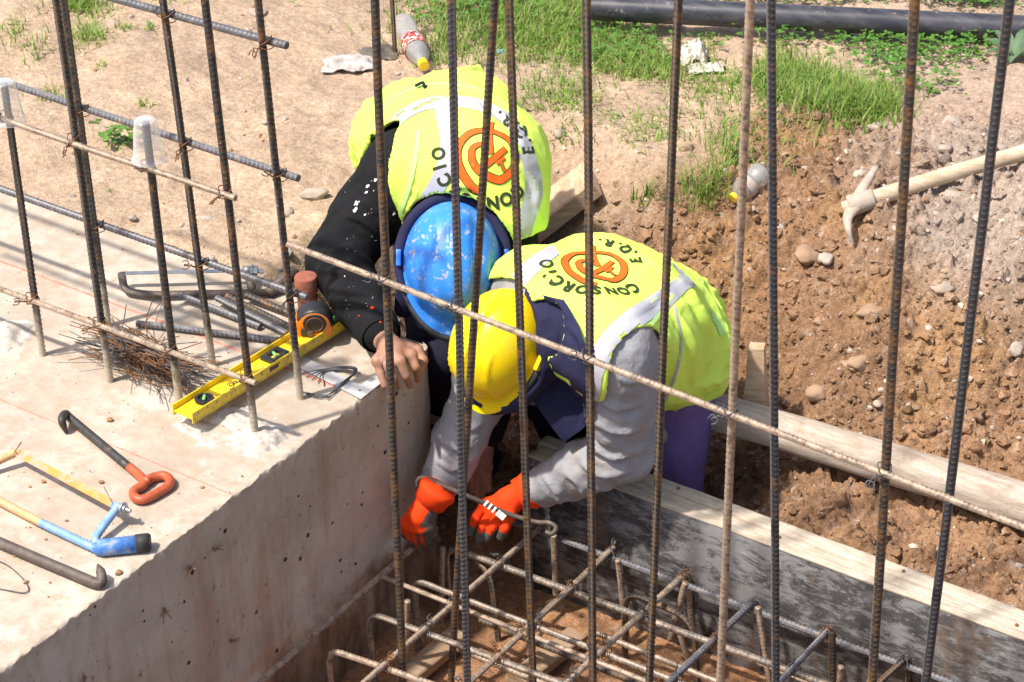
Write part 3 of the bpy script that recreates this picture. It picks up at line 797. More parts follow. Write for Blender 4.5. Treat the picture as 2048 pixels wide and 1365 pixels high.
# vials: a round one near the end, a square one in the middle, an oval one by the tape
def vial(x, shape):
    m = MB(); z0 = .0002
    if shape == 'round':
        pr = [(.0185, 0), (.0195, .004), (.0185, .007), (.013, .0075), (.012, .003), (.0, .003)]
        V, F = revolve(pr, lp(x, 0, z0), ax, 28); m.add(V, F)
        o = m.mk('vial', 'black_plastic', lvl, sharp=35); rot = np.array([.8, .6])
    else:
        w_, d_ = (.052, .034) if shape == 'square' else (.055, .026)
        V, F = boxv(*lp(x-w_/2+.006, 0, .004), .012, d_, .009, ax, .002); m.add(V, F)
        V, F = boxv(*lp(x+w_/2-.006, 0, .004), .012, d_, .009, ax, .002); m.add(V, F)
        for s in (-1, 1):
            V, F = boxv(*lp(x, s*(d_/2-.004), .004), w_-.02, .008, .0085, ax, .001); m.add(V, F)
        o = m.mk('vial', 'black_plastic', lvl, smooth=False); rot = np.array([1.0, 0]) if shape != 'square' else np.array([0.4, .9])
    a = lp(x-rot[0]*.009, -rot[1]*.009, .0075); b = lp(x+rot[0]*.009, rot[1]*.009, .0075)
    MB().add(*tube([a, a*.7+b*.3, a*.3+b*.7, b], [.0025, .0036, .0036, .0025], 10)).mk('glass', 'vial_glass', o)
vial(-Lv/2+.062, 'round'); vial(.018, 'square'); vial(Lv/2-.05, 'oval')
V, F = boxv(*lp(-.015, -Wl/2-.0017, .002), .026, .0008, .009, ax, .0003); MB().add(V, F).mk('slot', 'black_plastic', lvl, smooth=False)
# ---- tape measure standing on the level, blade run out along its far side
tc = lp(Lv/2-.108, .004, .0)
ta = axes(unit(IMR*.97+np.array([0, 0, 0])), (0, 0, 1)); ta = axes(np.array([.80, .60, 0]), (-.18, -.28, .95))
tp = thing('tape_measure', tc+np.array([0, 0, .0]), 'orange and black tape measure standing on the yellow level', 'tape measure')
def tl(x, y, z): return tc+ta @ np.array([x, y, z])
def rounded_prism(poly, y0, y1, bev=.004):
    poly = np.asarray(poly); n = len(poly); c = poly.mean(0); V = []; F = []
    for y, s in ((y0, .88), (y0+bev*.35, .96), (y0+bev, 1), (y1-bev, 1), (y1-bev*.35, .96), (y1, .88)):
        for q in poly: V.append((c[0]+(q[0]-c[0])*s, y, c[1]+(q[1]-c[1])*s))
    for i in range(5):
        for j in range(n): k = (j+1) % n; F.append((i*n+j, (i+1)*n+j, (i+1)*n+k, i*n+k))
    F.append(tuple(range(n))); F.append(tuple(5*n+j for j in range(n-1, -1, -1)))
    return np.array(V), F
prof = [(-.036, .0), (.030, .0), (.038, .008), (.040, .030), (.034, .050), (.018, .064), (-.004, .066), (-.022, .056), (-.034, .040), (-.038, .018)]
prof = np.array([p for p in spline(prof+[prof[0]], 5)][:-1]); prof = np.c_[prof[:, 0], prof[:, 2]] if prof.shape[1] == 3 else prof
V, F = rounded_prism(prof, -.020, .020, .006)
zc = np.array([np.mean([V[i][2] for i in f]) for f in F]); xc = np.array([np.mean([V[i][0] for i in f]) for f in F])
W = np.array([tl(*v) for v in V])
mk('case', W, F, ['orange_plastic', 'black_plastic'], tp, mi=(zc+xc*.25 > .037).astype(int), sharp=40)
m = MB()
for s, rr in ((-1, .024), (1, .024)):
    a2 = ta @ np.array([[1, 0, 0], [0, 0, s], [0, -s, 0]], float)
    V, F = revolve([(rr, 0), (rr-.001, .0025), (rr-.005, .003), (.012, .0022), (0, .0022)], tl(0.004, s*.0198, .036), a2, 28); m.add(V, F)
m.mk('side_disc', 'black_rubber', tp, sharp=35)
a2 = ta @ np.array([[1, 0, 0], [0, 0, -1], [0, 1, 0]], float)
V, F = revolve([(.0175, .0), (.0175, .001), (.0165, .0012), (.0165, 0.0)], tl(.004, -.0229, .036), a2, 28); MB().add(V, F).mk('disc_ring', 'red_brown_iron', tp)
V, F = boxv(*tl(-.012, -.021, .015), .026, .006, .017, ta, .002); MB().add(V, F).mk('clip_recess', 'black_plastic', tp, sharp=40)
V, F = boxv(*tl(-.006, -.0245, .013), .012, .003, .013, ta, .001); MB().add(V, F).mk('clip_plate', 'steel_brown', tp, sharp=40)
bl0, bl1 = zb(592, 655, .034), zb(492, 730, .026); bx = axes(bl1-bl0)
bl = []
n = 24
for i in range(n):
    f = i/(n-1); p0 = bl0*(1-f)+bl1*f
    for q in (-1, -.5, 0, .5, 1): bl.append(p0+bx[:, 2]*q*.0085+bx[:, 1]*(.002*q*q))
F = [(i*5+j, i*5+j+1, i*5+5+j+1, i*5+5+j) for i in range(n-1) for j in range(4)]
V = np.array(bl); V2 = np.vstack([V, V+bx[:, 1]*.0006]); F2 = F+[tuple(k+len(V) for k in f[::-1]) for f in F]
bo = mk('blade', V2, F2, 'tape_blade', tp)
m = MB()
for i in range(26):
    f = (i+.5)/26; p0 = bl0*(1-f)+bl1*f
    V, F = boxv(*(p0-bx[:, 1]*.0006+bx[:, 2]*(-.005+.001*(i % 3))), .0014, .0005, .005, bx); m.add(V, F)
m.mk('blade_marks', 'black_plastic', bo, smooth=False)
# ---- red brown iron cylinder with a groove, wire tied to it
c0 = zb(617, 628, 0.0)
pr = [(0, 0), (.021, 0), (.021, .030), (.0195, .032), (.0195, .036), (.0215, .038), (.0215, .046), (.0205, .048), (.0205, .052), (.0235, .055), (.0240, .088), (.0225, .091), (0, .0915)]
cy = thing('iron_weight', c0, 'red brown grooved iron cylinder standing upright behind the tape measure', 'plumb weight')
V, F = revolve(pr, c0, np.eye(3), 30); mk('body', V, F, 'red_brown_iron', cy, sharp=40)
m = MB(); cc = c0+np.array([.012, .0, .034])
m.add(*tube(spline([cc+IMR*.02, cc+IMR*.045+zup*.008, cc+IMR*.05-zup*.012, cc+IMR*.03-zup*.03, cc+IMR*.01-zup*.032], 10), .0011, 5))
m.add(*tube(spline([cc+IMR*.02, cc+IMR*.05+zup*.012, cc+IMR*.058-zup*.01, cc+IMR*.036-zup*.033], 10), .0011, 5)); m.mk('wire', 'wire_steel', cy)
# ---- grey hacksaw lying flat
hs = thing('hacksaw', zb(400, 565, 0), 'old grey steel hacksaw lying behind the uprights', 'hacksaw')
hz = .013
fr = [zb(243, 547, .035), zb(249, 583, hz), zb(300, 590, hz), zb(545, 585, hz)]
MB().add(*tube(roundpath(fr, .03), .0085, 10, flat=.8)).mk('frame', 'steel_brown', hs)
MB().add(*tube([zb(535, 587, hz), zb(560, 568, .02), zb(590, 545, .026)], [.011, .015, .0155], 12)).mk('handle', 'steel_brown', hs)
MB().add(*tube([zb(505, 584, hz), zb(497, 548, .03), zb(496, 538, .035)], [.009, .010, .010], 10)).mk('arm', 'steel_brown', hs)
bA, bB = zb(243, 547, .036), zb(500, 541, .036); ba = axes(bB-bA, np.cross(zup, bB-bA))
V, F = boxv(*((bA+bB)/2), np.linalg.norm(bB-bA), .0012, .013, ba); MB().add(V, F).mk('saw_blade', 'steel_zinc', hs, smooth=False)
nx = axes(unit(IMR+.1*IMD)); m = MB()
RR = np.stack([nx[:, 1], nx[:, 2], nx[:, 0]], 1)
V, F = revolve([(0, 0), (.013, 0), (.013, .003), (.0105, .0035), (.0105, .013), (.005, .0135), (.005, .026), (0, .026)], zb(503, 541, .036), RR, 6); m.add(V, F)
m.mk('nut', 'steel_zinc', hs, sharp=30)
MB().add(*tube([zb(486, 541, .036), zb(504, 541, .036)], .0095, 12)).mk('clamp', 'steel_zinc', hs)
# ---- loose rods
GL = 'loose cut rods lying on the block'
for (u0, v0, u1, v1, z0, z1, mt, lb) in [(362, 592, 521, 655, .018, .008, 'rebar_grey', 'loose cut rod sloping from under the hacksaw'),
        (434, 597, 592, 676, .020, .009, 'rebar_grey', 'loose pale cut rod, nearest of the pair beside the tape blade'),
        (452, 592, 588, 658, .020, .009, 'rebar_rusty', 'loose rusty cut rod behind the pale one'),
        (492, 590, 590, 632, .02, .009, 'rebar_rusty', 'loose cut rod reaching behind the tape measure'),
        (273, 648, 555, 681, .009, .009, 'rebar_grey', 'loose cut rod lying alone across the red chalk line')]:
    a, b = zb(u0, v0, z0), zb(u1, v1, z1); rebar([a, (a+b)/2, b], .0075, mt, lb, GL)
# ---- bundle of tie wire
wb = MB(); rd = random.Random(5)
ca, cbn = zb(190, 672, .02), zb(375, 765, .02); bd = unit(cbn-ca); bs = np.cross(zup, bd)
for k in range(230):
    f = rd.gauss(0, 1); g = abs(rd.gauss(0, 1)); L = rd.uniform(.13, .24)
    c = ca+(cbn-ca)*rd.uniform(.28, .78)+bs*f*.022+zup*(.006+.035*rd.random()*math.exp(-f*f*.5))
    d = unit(bd+bs*rd.gauss(0, .20)+zup*rd.gauss(0, .06))
    if k % 9 == 0: d = unit(bd*rd.choice((-1, 1))+bs*rd.gauss(0, .6)+zup*rd.gauss(0, .22)); L *= 1.3
    p = [c-d*L*.5, c-d*L*.2+zup*rd.gauss(0, .005), c+d*L*.2+bs*rd.gauss(0, .006), c+d*L*.5+bs*rd.gauss(0, .014)]
    p = [np.array([q[0], q[1], max(q[2], .002)]) for q in p]
    wb.add(*tube(spline(p, 4), .0011, 4), m=0 if rd.random() < .6 else 1)
wb.mk('wire_bundle', ['wire_rust', 'wire_steel'], label='bundle of thin rusty tie wire lying among the upright bars', cat='wire bundle')
# hairpin of wire and steel square by the hand
m = MB()
for k in range(5):
    o = k*4
    P = [zb(600+o*3, 748+o*1.5, .003), zb(650, 738+o*.4, .006), zb(695+o*.3, 733+o*.3, .012), zb(714-o*.4, 738+o*.5, .014), zb(705-o, 752+o*.6, .010), zb(676-o*2, 780+o, .004), zb(655-o*3.5, 800-o*1.2, .003)]
    m.add(*tube(spline(P, 6), .0012, 5))
m.mk('wire_hairpin', 'wire_steel', label='bent hairpin of dark tie wires lying near the bare hand', cat='wire')
sq = MB()
a, b, c = zb(560, 716, .002), zb(722, 800, .002), zb(770, 762, .002)
d1, d2 = unit(a-b), unit(c-b); w1 = .034
d1[2] = d2[2] = 0
p = [b, b+d1*.21, b+d1*.21+d2*w1, b+d1*w1*.9+d2*w1, b+d1*w1*.9+d2*.085, b+d2*.085]
V = np.array([q+zup*.0006 for q in p]+[q+zup*.0022 for q in p]); n = 6
F = [tuple(range(n-1, -1, -1)), tuple(range(n, 2*n))]+[(i, (i+1) % n, n+(i+1) % n, n+i) for i in range(n)]
sqo = mk('steel_square', V, F, 'steel_sheet', smooth=False, label='thin bright steel square lying at the chipped edge by the hand', cat='try square')
V, F = revolve([(.0028, .0024), (0, .0024)], b+d1*.02+d2*.02, np.eye(3), 12); mk('hole', V, F, 'black_plastic', sqo)
# ---- hook with red handle loop
hk = thing('bar_hook', zb(210, 900), 'bent steel hook bar with red looped handle lying on the block', 'hook tool')
z = .011
P = [zb(133, 866, .003), zb(124, 842, .03), zb(131, 829, .026), zb(148, 843, .016), zb(262, 938, z)]
MB().add(*tube(spline(P, 8), np.interp(np.linspace(0, 1, 33), [0, .15, .3, 1], [.0035, .007, .0085, .0085]), 12)).mk('rod', 'steel_dark', hk)
P = [zb(259, 935, z), zb(285, 958, z), zb(287, 970, z), zb(268, 983, z), zb(272, 997, z), zb(292, 998, z), zb(332, 976, z), zb(340, 962, z), zb(328, 952, z), zb(305, 956, z), zb(290, 964, z+.004)]
MB().add(*tube(spline(P, 8), .0092, 12)).mk('handle_loop', 'red_paint', hk)
# ---- home made saw with blue handle
bs_ = thing('bow_saw', zb(150, 1020), 'home made hacksaw of bent ribbed bar painted blue and orange', 'hacksaw')
z = .012
def ribbed(path, r, mat, nm, par):
    V, F, h = rebar_geo(path, r, pitch=.0085, seed=3); return mk(nm, V, F, mat, par, attrs={'rib': ('FLOAT', h)})
ribbed([zb(82, 1046, z), zb(130, 1069, z), zb(192, 1098, z)], .0085, 'blue_paint_light', 'frame', bs_)
ribbed(roundpath([zb(82, 1046, z), zb(-60, 972, z), zb(-30, 935, .02), zb(33, 905, .032)], .02), .0085, 'ochre_paint', 'frame', bs_)
ribbed(spline([zb(197, 1094, z), zb(190, 1078, .016), zb(205, 1054, .024), zb(232, 1018, .036)], 8), .0085, 'blue_paint_light', 'arm', bs_)
MB().add(*tube([zb(188, 1098, .013), zb(202, 1096, .0155), zb(275, 1088, .0165)], [.010, .016, .0165], 16)).mk('handle', 'blue_paint', bs_)
MB().add(*tube([zb(272, 1088, .0165), zb(297, 1085, .0165), zb(300, 1085, .0165)], [.0175, .0175, .015], 16)).mk('end_cap', 'black_rubber', bs_)
a, b = zb(33, 905, .033), zb(236, 1014, .037); ba = axes(b-a, np.cross(zup, b-a)+zup*.15)
V, F = boxv(*((a+b)/2), np.linalg.norm(b-a), .0014, .015, ba); MB().add(V, F).mk('saw_blade', 'orange_paint', bs_, smooth=False)
MB().add(*tube([zb(225, 1010, .037), zb(246, 1018, .037)], .008, 12)).mk('clamp', 'blue_paint_light', bs_)
bx2 = axes(zb(262, 1022, .037)-zb(240, 1014, .037)); RR = np.stack([bx2[:, 1], bx2[:, 2], bx2[:, 0]], 1)
V, F = revolve([(0, 0), (.012, 0), (.012, .002), (.008, .0025), (.008, .007), (.004, .0075), (.004, .018), (0, .018)], zb(246, 1017, .037), RR, 16); mm = MB().add(V, F)
for s in (-1, 1): mm.add(*tube([zb(252, 1019, .037), zb(252, 1019, .037)+bx2[:, 2]*s*.012+bx2[:, 0]*.004], [.004, .003], 8, flat=.5))
mm.mk('wing_nut', 'steel_zinc', bs_, sharp=40)
MB().add(*tube([zb(226, 1009, .044), zb(208, 974, .05)], .0008, 5)).mk('pin', 'wire_rust', bs_); MB().add(*tube([zb(28, 906, .04), zb(43, 885, .05)], .0011, 5)).mk('pin', 'wire_rust', bs_)
# ---- plain pry hook at the lower left
P = [zb(-60, 1060, .011), zb(60, 1112, .011), zb(150, 1150, .011), zb(186, 1165, .011), zb(201, 1166, .012), zb(203, 1150, .020), zb(195, 1128, .030)]
q = spline(P, 8); mk('pry_hook', *tube(q, np.interp(np.linspace(0, 1, len(q)), [0, .66, .80, .9, 1], [.0105, .0105, .0095, .0085, .001]), 14), 'steel_brown',
    label='brown steel rod with upturned pointed end at the lower left edge', cat='hook tool')
m = MB(); m.add(*tube(spline([zb(-20, 1118, .003), zb(10, 1128, .004), zb(40, 1152, .003), zb(57, 1176, .003), zb(48, 1186, .003), zb(10, 1180, .003), zb(-20, 1175, .003)], 8), .0011, 5))
m.mk('wire_loop', 'wire_steel', label='thin loop of wire at the lower left edge of the block', cat='wire')
# crumbs of mud on the block
def rock_geo(c, sx, sy, sz, rot=0.0, seed=0, sub=2, rough=.18, flatb=True):
    bm = bmesh.new(); bmesh.ops.create_icosphere(bm, subdivisions=sub, radius=1)
    V = np.array([v.co[:] for v in bm.verts]); F = [[v.index for v in f.verts] for f in bm.faces]; bm.free()
    V = V*(1+rough*fbm(V*1.1+seed*7.7, 3, seed)[:, None]+rough*.5*vnoise(V*2.6+seed, seed)[:, None])
    V = V*np.array([sx, sy, sz]); ca_, sa = math.cos(rot), math.sin(rot)
    V = V @ np.array([[ca_, sa, 0], [-sa, ca_, 0], [0, 0, 1]])
    return V+np.asarray(c), F
rd = random.Random(3); m = MB()
spots = [(238, 1148, 10), (203, 966, 6), (87, 965, 6), (133, 1043, 4), (60, 975, 4), (30, 1112, 7), (92, 1080, 4), (60, 1056, 3), (52, 1166, 6), (100, 1166, 3), (97, 1195, 3), (405, 976, 5), (484, 953, 3), (220, 842, 9), (565, 878, 5), (485, 752, 4), (155, 470, 4), (245, 500, 3)]
for _ in range(60): spots.append((rd.uniform(0, 640), rd.uniform(560, 1250), rd.uniform(.8, 2.2)))
for k, (u, v, s) in enumerate(spots):
    P = zb(u, v, 0)
    if P[0] > -.015 or P[1] > -.02 : continue
    V, F = rock_geo(P+zup*s*.0003, s*.001, s*.0008, s*.0006, rd.uniform(0, 3), k, 1, .35); m.add(V, F)
m.mk('mud_crumbs', 'mud_lump', label='scattered crumbs of dried mud on the block', cat='mud', kind='stuff', smooth=False)
# dry straw and twigs stuck in the cast face
for k, (u, v) in enumerate([(432, 1098), (380, 1137), (465, 1282), (330, 1222), (170, 1358)]):
    P = on(u, v, 0, .004); m = MB(); rd = random.Random(k)
    for q in range(4):
        d = unit(np.array([rd.uniform(.1, .5), rd.uniform(-1, 1), rd.uniform(-1, .8)])); m.add(*tube([P-d*.006, P+d*rd.uniform(.012, .028)], [.0018, .0008], 5))
    m.mk('straw', 'mud_lump', block)

# ------------------------------------------------------------------ plastic cups on bar ends
t = NT('cup_plastic')
t.set((.95, .95, .95), .12); t.b.inputs['Transmission Weight'].default_value = 1.0; t.b.inputs['IOR'].default_value = 1.12
tr = t.n('BsdfTransparent'); tr.inputs[0].default_value = (1, 1, 1, 1); mx = t.n('MixShader'); mx.inputs[0].default_value = .60
df = t.n('BsdfDiffuse'); df.inputs[0].default_value = (.95, .95, .93, 1); gl = t.n('BsdfGlossy'); gl.inputs[1].default_value = .18
m2 = t.n('MixShader'); m2.inputs[0].default_value = .45
t.L(df.outputs[0], m2.inputs[1]); t.L(gl.outputs[0], m2.inputs[2]); t.L(m2.outputs[0], mx.inputs[1]); t.L(tr.outputs[0], mx.inputs[2])
t.L(mx.outputs[0], t.t.nodes['Material Output'].inputs[0])
fres = t.n('LayerWeight'); fres.inputs[0].default_value = .35; t.L(t.rng(fres.outputs['Facing'], 0.0, 1.0, .80, .15), mx.inputs[0]); MAT['cup_plastic'] = t.m
def cup(key, label, dz):
    A, B_, _ = UP[key]; ax_ = unit(A-B_); ax3 = axes(np.cross(ax_, (0, 1, 0)), ax_); c = A+ax_*.004
    pr = [(0, .0), (.019, 0), (.0205, -.002), (.0212, -.006), (.0225, -.018), (.0235, -.020), (.0285, -.066), (.029, -.068), (.0305, -.0785), (.0335, -.080), (.0335, -.0825), (.0305, -.0825)]
    V, F = revolve(pr, c, np.stack([ax3[:, 0], ax3[:, 1], ax3[:, 2]], 1), 36)
    return mk('plastic_cup', V, F, 'cup_plastic', label=label, cat='plastic cup', group='plastic cups over bar ends')
cup('fA', 'clear plastic cup upside down on the bar at the left edge', 0)
cup('fC', 'clear plastic cup upside down on the short bar in the middle', 0)

# ------------------------------------------------------------------ things on the ground
wood('timber_grey', (.33, .255, .19), (.53, .445, .36), (4, 40, 40), (.30, .20, .13), .38)
wood('timber_muddy', (.25, .165, .10), (.38, .27, .18), (4, 40, 40), (.28, .17, .10), .5)
wood('timber_tan', (.40, .26, .15), (.60, .44, .29), (6, 6, 40), (.33, .21, .12), .3)
wood('handle_wood', (.40, .30, .195), (.58, .47, .335), (6, 14, 40), (.44, .32, .22), .36)
# old squared log
a, b = Z(1395, 812, -.235), Z(2120, 1030, -.255); ax_ = axes(b-a); L = np.linalg.norm(b-a)
xs = np.linspace(-L/2, L/2, 70); an = np.linspace(0, 2*np.pi, 20, endpoint=False); V = []
for x in xs:
    r = .040*(1+.05*math.sin(x*3))
    rr = r*(np.abs(np.cos(an))**4+np.abs(np.sin(an))**4)**(-.25*.55)
    P = np.c_[np.full(20, x), rr*np.cos(an), rr*np.sin(an)*.95]
    P[:, 1:] += .004*np.c_[fbm(P*np.array([6, 40, 40]), 3, 3), fbm(P*np.array([6, 40, 40])+9, 3, 3)]; V.append(P)
V = np.concatenate(V) @ ax_.T+(a+b)/2; n = 20
F = [(i*n+j, i*n+(j+1) % n, (i+1)*n+(j+1) % n, (i+1)*n+j) for i in range(69) for j in range(n)]+[tuple(range(n-1, -1, -1)), tuple(69*n+j for j in range(n))]
mk('timber_log', V, F, 'timber_grey', label='weathered squared log lying along the trench behind the shutter', cat='log')
# stake beside it
s0, s1 = Z(1512, 822, -.26), Z(1492, 684, -.13+.0)
s1 = s0+np.array([.0, .0, .155])+unit(np.array([-.5, .6, 0]))*.012
ax_ = axes(s1-s0, (.4, -.9, .1)); V = []
for f in np.linspace(-.3, 1, 12):
    ww = .026-.010*max(0, f); q = np.array([(-1, -1), (-.4, -1.05), (1, -1), (1, .2), (1, 1), (-1, 1)])*ww
    for y, zc_ in q: V.append(s0+(s1-s0)*f+ax_[:, 1]*y+ax_[:, 2]*zc_)
V = np.array(V); V += .0015*fbm(V[:, :3]*60, 3, 2)[:, None]; n = 6
F = [(i*n+j, i*n+(j+1) % n, (i+1)*n+(j+1) % n, (i+1)*n+j) for i in range(11) for j in range(n)]+[tuple(range(n-1, -1, -1)), tuple(11*n+j for j in range(n))]
mk('wooden_stake', V, F, 'timber_tan', smooth=False, label='short sawn wooden stake standing in the bank behind the log', cat='stake')
# plank behind the first worker
P0, P1_ = gp(1040, 470, .05), gp(1186, 356, .045); ax_ = axes(P1_-P0); L = np.linalg.norm(P1_-P0)
V, F = subdiv_plank(L+.1, .11, .045, 30, 8, .002, .004); mk('plank_offcut', (V-np.array([.05, 0, 0])) @ ax_.T+(P0+P1_)/2, F, 'timber_tan', sharp=40,
    label='thick sawn plank offcut lying on the bank behind the first worker', cat='plank')
# bent rusty nail
P = gp(1572, 917, .012); MB().add(*tube(spline([P+IMR*-.022, P, P+IMR*.02-IMD*.003, P+IMR*.034-IMD*.008], 6), [.0035]+[.0032]*18, 8)).mk('rusty_nail', 'wire_rust', label='bent rusty nail lying on soil below the log', cat='nail')
# pickaxe
pk = thing('pickaxe', gp(1712, 410), 'old pickaxe with pale wooden handle lying on the spoil heap', 'pickaxe')
h0, h1 = gp(1690, 418, .035), gp(2085, 296, .055)
d = h1-h0; P = [h0-d*.01]+[h0+d*f+zup*.006*math.sin(f*3) for f in np.linspace(.05, 1, 14)]
MB().add(*tube(P, np.interp(np.linspace(0, 1, 15), [0, .1, .5, 1], [.0150, .0180, .0165, .0165]), 16, flat=1.1)).mk('handle', 'handle_wood', pk)
simple('pick_steel', (.42, .35, .29), .75, .1, .2, 40, .6, 160, (.40, .29, .20), .45, 35)
e = gp(1716, 407, .04)
P = [gp(1752, 335, .05), gp(1735, 362, .05), gp(1720, 388, .045), e, gp(1697, 432, .05), gp(1697, 460, .045), gp(1707, 492, .012)]
q = spline(P, 8); f = np.linspace(0, 1, len(q))
MB().add(*tube(q, np.interp(f, [0, .2, .42, .5, .58, .75, 1], [.0075, .011, .016, .020, .016, .010, .002]), 12, flat=.7)).mk('head', 'pick_steel', pk)
MB().add(*tube([e-unit(d)*.022, e-unit(d)*.02, e+unit(d)*.035, e+unit(d)*.038], [.020, .0235, .023, .020], 18)).mk('socket', 'pick_steel', pk)
# black water pipe across the top
t = NT('pipe_black'); c = t.mix(t.rng(t.noise(3, 6, .6, t.pos((1, 12, 12))), .4, .7), (.028, .028, .036), (.075, .073, .085))
c = t.mix(t.rng(t.noise(50, 6, .7), .60, .70, 0, .5), c, (.35, .30, .26)); t.set(c, .35); t.bump(t.noise(60, 4), .1, .001); MAT['pipe_black'] = t.m
a, b = gp(1183, 42, .034), gp(2300, 42, .034); a[2] = b[2] = (a[2]+b[2])/2; d = unit(b-a)
pp = thing('water_pipe', (a+b)/2-zup*.032, 'long black plastic pipe lying across the grass at the top', 'pipe')
MB().add(*tube([a, a+d*.3, (a+b)/2, b-d*.3, b], .032, 28, caps=False)).mk('wall', 'pipe_black', pp)
MB().add(*tube([a, a+d*.15], .028, 28, caps=False)).mk('bore', 'pipe_black', pp)
# muddy pipe lying in the trench behind the grey sleeve
a, b = Z(1262, 900, -.24), Z(1312, 862, -.24); dd = b-a; mm = MB(); mm.add(*tube([a-dd*1.0, a, b, b+dd*.5], .033, 20)); simple('pipe_muddy', (.25, .23, .22), .7, 0, .2, 30, .4, 150, (.36, .25, .17), .5, 20)
mm.mk('grey_pipe', 'pipe_muddy', label='muddy grey pipe end between grey sleeve and purple trousers', cat='pipe')
# boards on the pit floor
for k, (u0, v0, u1, v1, lb) in enumerate([(835, 1338, 895, 1288, 'short pale board offcut on the pit floor by the concrete face'), (1060, 1345, 1130, 1290, 'second board offcut on the pit floor under the mat')]):
    a, b = Z(u0, v0, -.575), Z(u1, v1, -.575); ax_ = axes(b-a); V, F = subdiv_plank(np.linalg.norm(b-a)+.08, .05, .025, 16, k+40, .002, .003)
    mk('board_offcut', V @ ax_.T+(a+b)/2, F, 'timber_muddy', sharp=40, label=lb, cat='board', group='board offcuts on the pit floor')
# ---- empty bottles
t = NT('bottle_plastic'); mx = t.n('MixShader'); tr = t.n('BsdfTransparent'); df = t.n('BsdfDiffuse'); gl = t.n('BsdfGlossy'); m2 = t.n('MixShader')
df.inputs[0].default_value = (.52, .49, .46, 1); gl.inputs[1].default_value = .15; m2.inputs[0].default_value = .35
t.L(df.outputs[0], m2.inputs[1]); t.L(gl.outputs[0], m2.inputs[2]); t.L(m2.outputs[0], mx.inputs[1]); t.L(tr.outputs[0], mx.inputs[2]); mx.inputs[0].default_value = .45
t.L(mx.outputs[0], t.t.nodes['Material Output'].inputs[0]); MAT['bottle_plastic'] = t.m
simple('cap_yellow', (.80, .55, .02), .4, 0, .08, 40, .1)
t = NT('label_red'); c = t.mix(t.math('MULTIPLY', t.rng(t.noise(130, 2), .53, .56), 1.0), (.62, .06, .03), (.85, .80, .74)); t.set(c, .4); MAT['label_red'] = t.m
simple('label_faded', (.45, .36, .31), .5, 0, .15, 40, .1)
def bottle(u0, v0, u1, v1, lab, mlab, r):
    a, b = gp(u0, v0, r*.95), gp(u1, v1, r*.8); ax_ = unit(b-a); L = np.linalg.norm(b-a)
    R3 = axes(np.cross(ax_, (0, 0, 1)), ax_); R3 = np.stack([R3[:, 0], R3[:, 1], R3[:, 2]], 1)
    th = thing('plastic_bottle', (a+b)/2-zup*r, lab, 'bottle', 'empty drink bottles on the ground')
    pr = [(0, .006), (r*.5, .0), (r*.85, .002), (r, .012), (r*.98, L*.28), (r*.86, L*.36), (r*.88, L*.42), (r*.99, L*.46), (r*.99, L*.68), (r*.9, L*.76), (r*.45, L*.89), (r*.38, L*.9), (r*.38, L*.95)]
    V, F = revolve(pr, a, R3, 28)
    c_ = a+ax_*L*.33; V = V+(.004*fbm(V*35, 3, 5))[:, None]*unit(V.mean(0)-a)[None]*0
    rel = V-a; hh = rel @ ax_; rad = rel-hh[:, None]*ax_; V = a+hh[:, None]*ax_+rad*(1+.10*fbm(V*28, 3, 6))[:, None]
    mk('shell', V, F, 'bottle_plastic', th)
    V, F = revolve([(r*1.05, L*.47), (r*1.06, L*.5), (r*1.06, L*.66), (r*1.05, L*.67)], a, R3, 28); mk('paper_label', V, F, mlab, th)
    V, F = revolve([(r*.42, L*.92), (r*.46, L*.925), (r*.46, L*1.0), (r*.42, L*1.01), (0, L*1.01)], a, R3, 20); mk('bottle_cap', V, F, 'cap_yellow', th, sharp=40)
bottle(806, 44, 848, 132, 'crushed clear bottle with red label and yellow cap behind the first worker', 'label_red', .029)
bottle(1528, 342, 1466, 398, 'dusty bottle with yellow cap half buried left of the pickaxe', 'label_faded', .027)
# crumpled plastic bag, scraps
def crumple(u, v, rx, ry, h, seed, mat, name, label, cat, rough=.5):
    c = gp(u, v); n = 26; V = []; rd_ = np.random.default_rng(seed)
    for i in range(n):
        for j in range(n):
            x, y = (i/(n-1)*2-1), (j/(n-1)*2-1)
            s = 1-.25*(x*x+y*y)/2
            V.append((x*rx*s, y*ry*s))
    V = np.array(V); P3 = V/np.array([rx, ry]); z = h*np.clip(1-(P3**2).sum(1)*.8, 0, 1)*(.55+.6*fbm(P3*2.2+seed, 3, seed))+.30*h*np.abs(fbm(P3*4.5+seed, 3, seed+3))
    V = V*(1+.25*fbm(P3*1.5+seed*3, 2, seed)[:, None]); W = np.c_[V, z]
    B3 = np.stack([unit(np.r_[IMR[:2], 0]), unit(np.r_[-IMD[:2], 0]), zup], 1); W = W @ B3.T+c
    W[:, 2] = np.maximum(W[:, 2], base_h(W[:, 0], W[:, 1])+.002+.0*W[:, 2])
    F = np.array([(i*n+j, (i+1)*n+j, (i+1)*n+j+1, i*n+j+1) for i in range(n-1) for j in range(n-1)])
    top = W; bot = W-np.array([0, 0, .0015]); return mk(name, np.vstack([top, bot]), np.vstack([F, F[:, ::-1]+n*n]), mat, label=label, cat=cat)
simple('bag_white', (.52, .45, .38), .5, 0, .12, 30, .2, 80, (.55, .42, .32), .36, 30)
simple('bag_brown', (.50, .33, .24), .6, 0, .15, 30, .2, 80)
simple('scrap_blue', (.25, .45, .62), .6, 0, .15, 30, .2, 80, (.5, .4, .3), .4, 40)
simple('cement_paper', (.46, .41, .37), .9, 0, .25, 25, .5, 80, (.24, .21, .20), .42, 22)
simple('dark_rag', (.10, .085, .07), .9, 0, .35, 40, .6, 120, (.35, .26, .19), .40, 30)
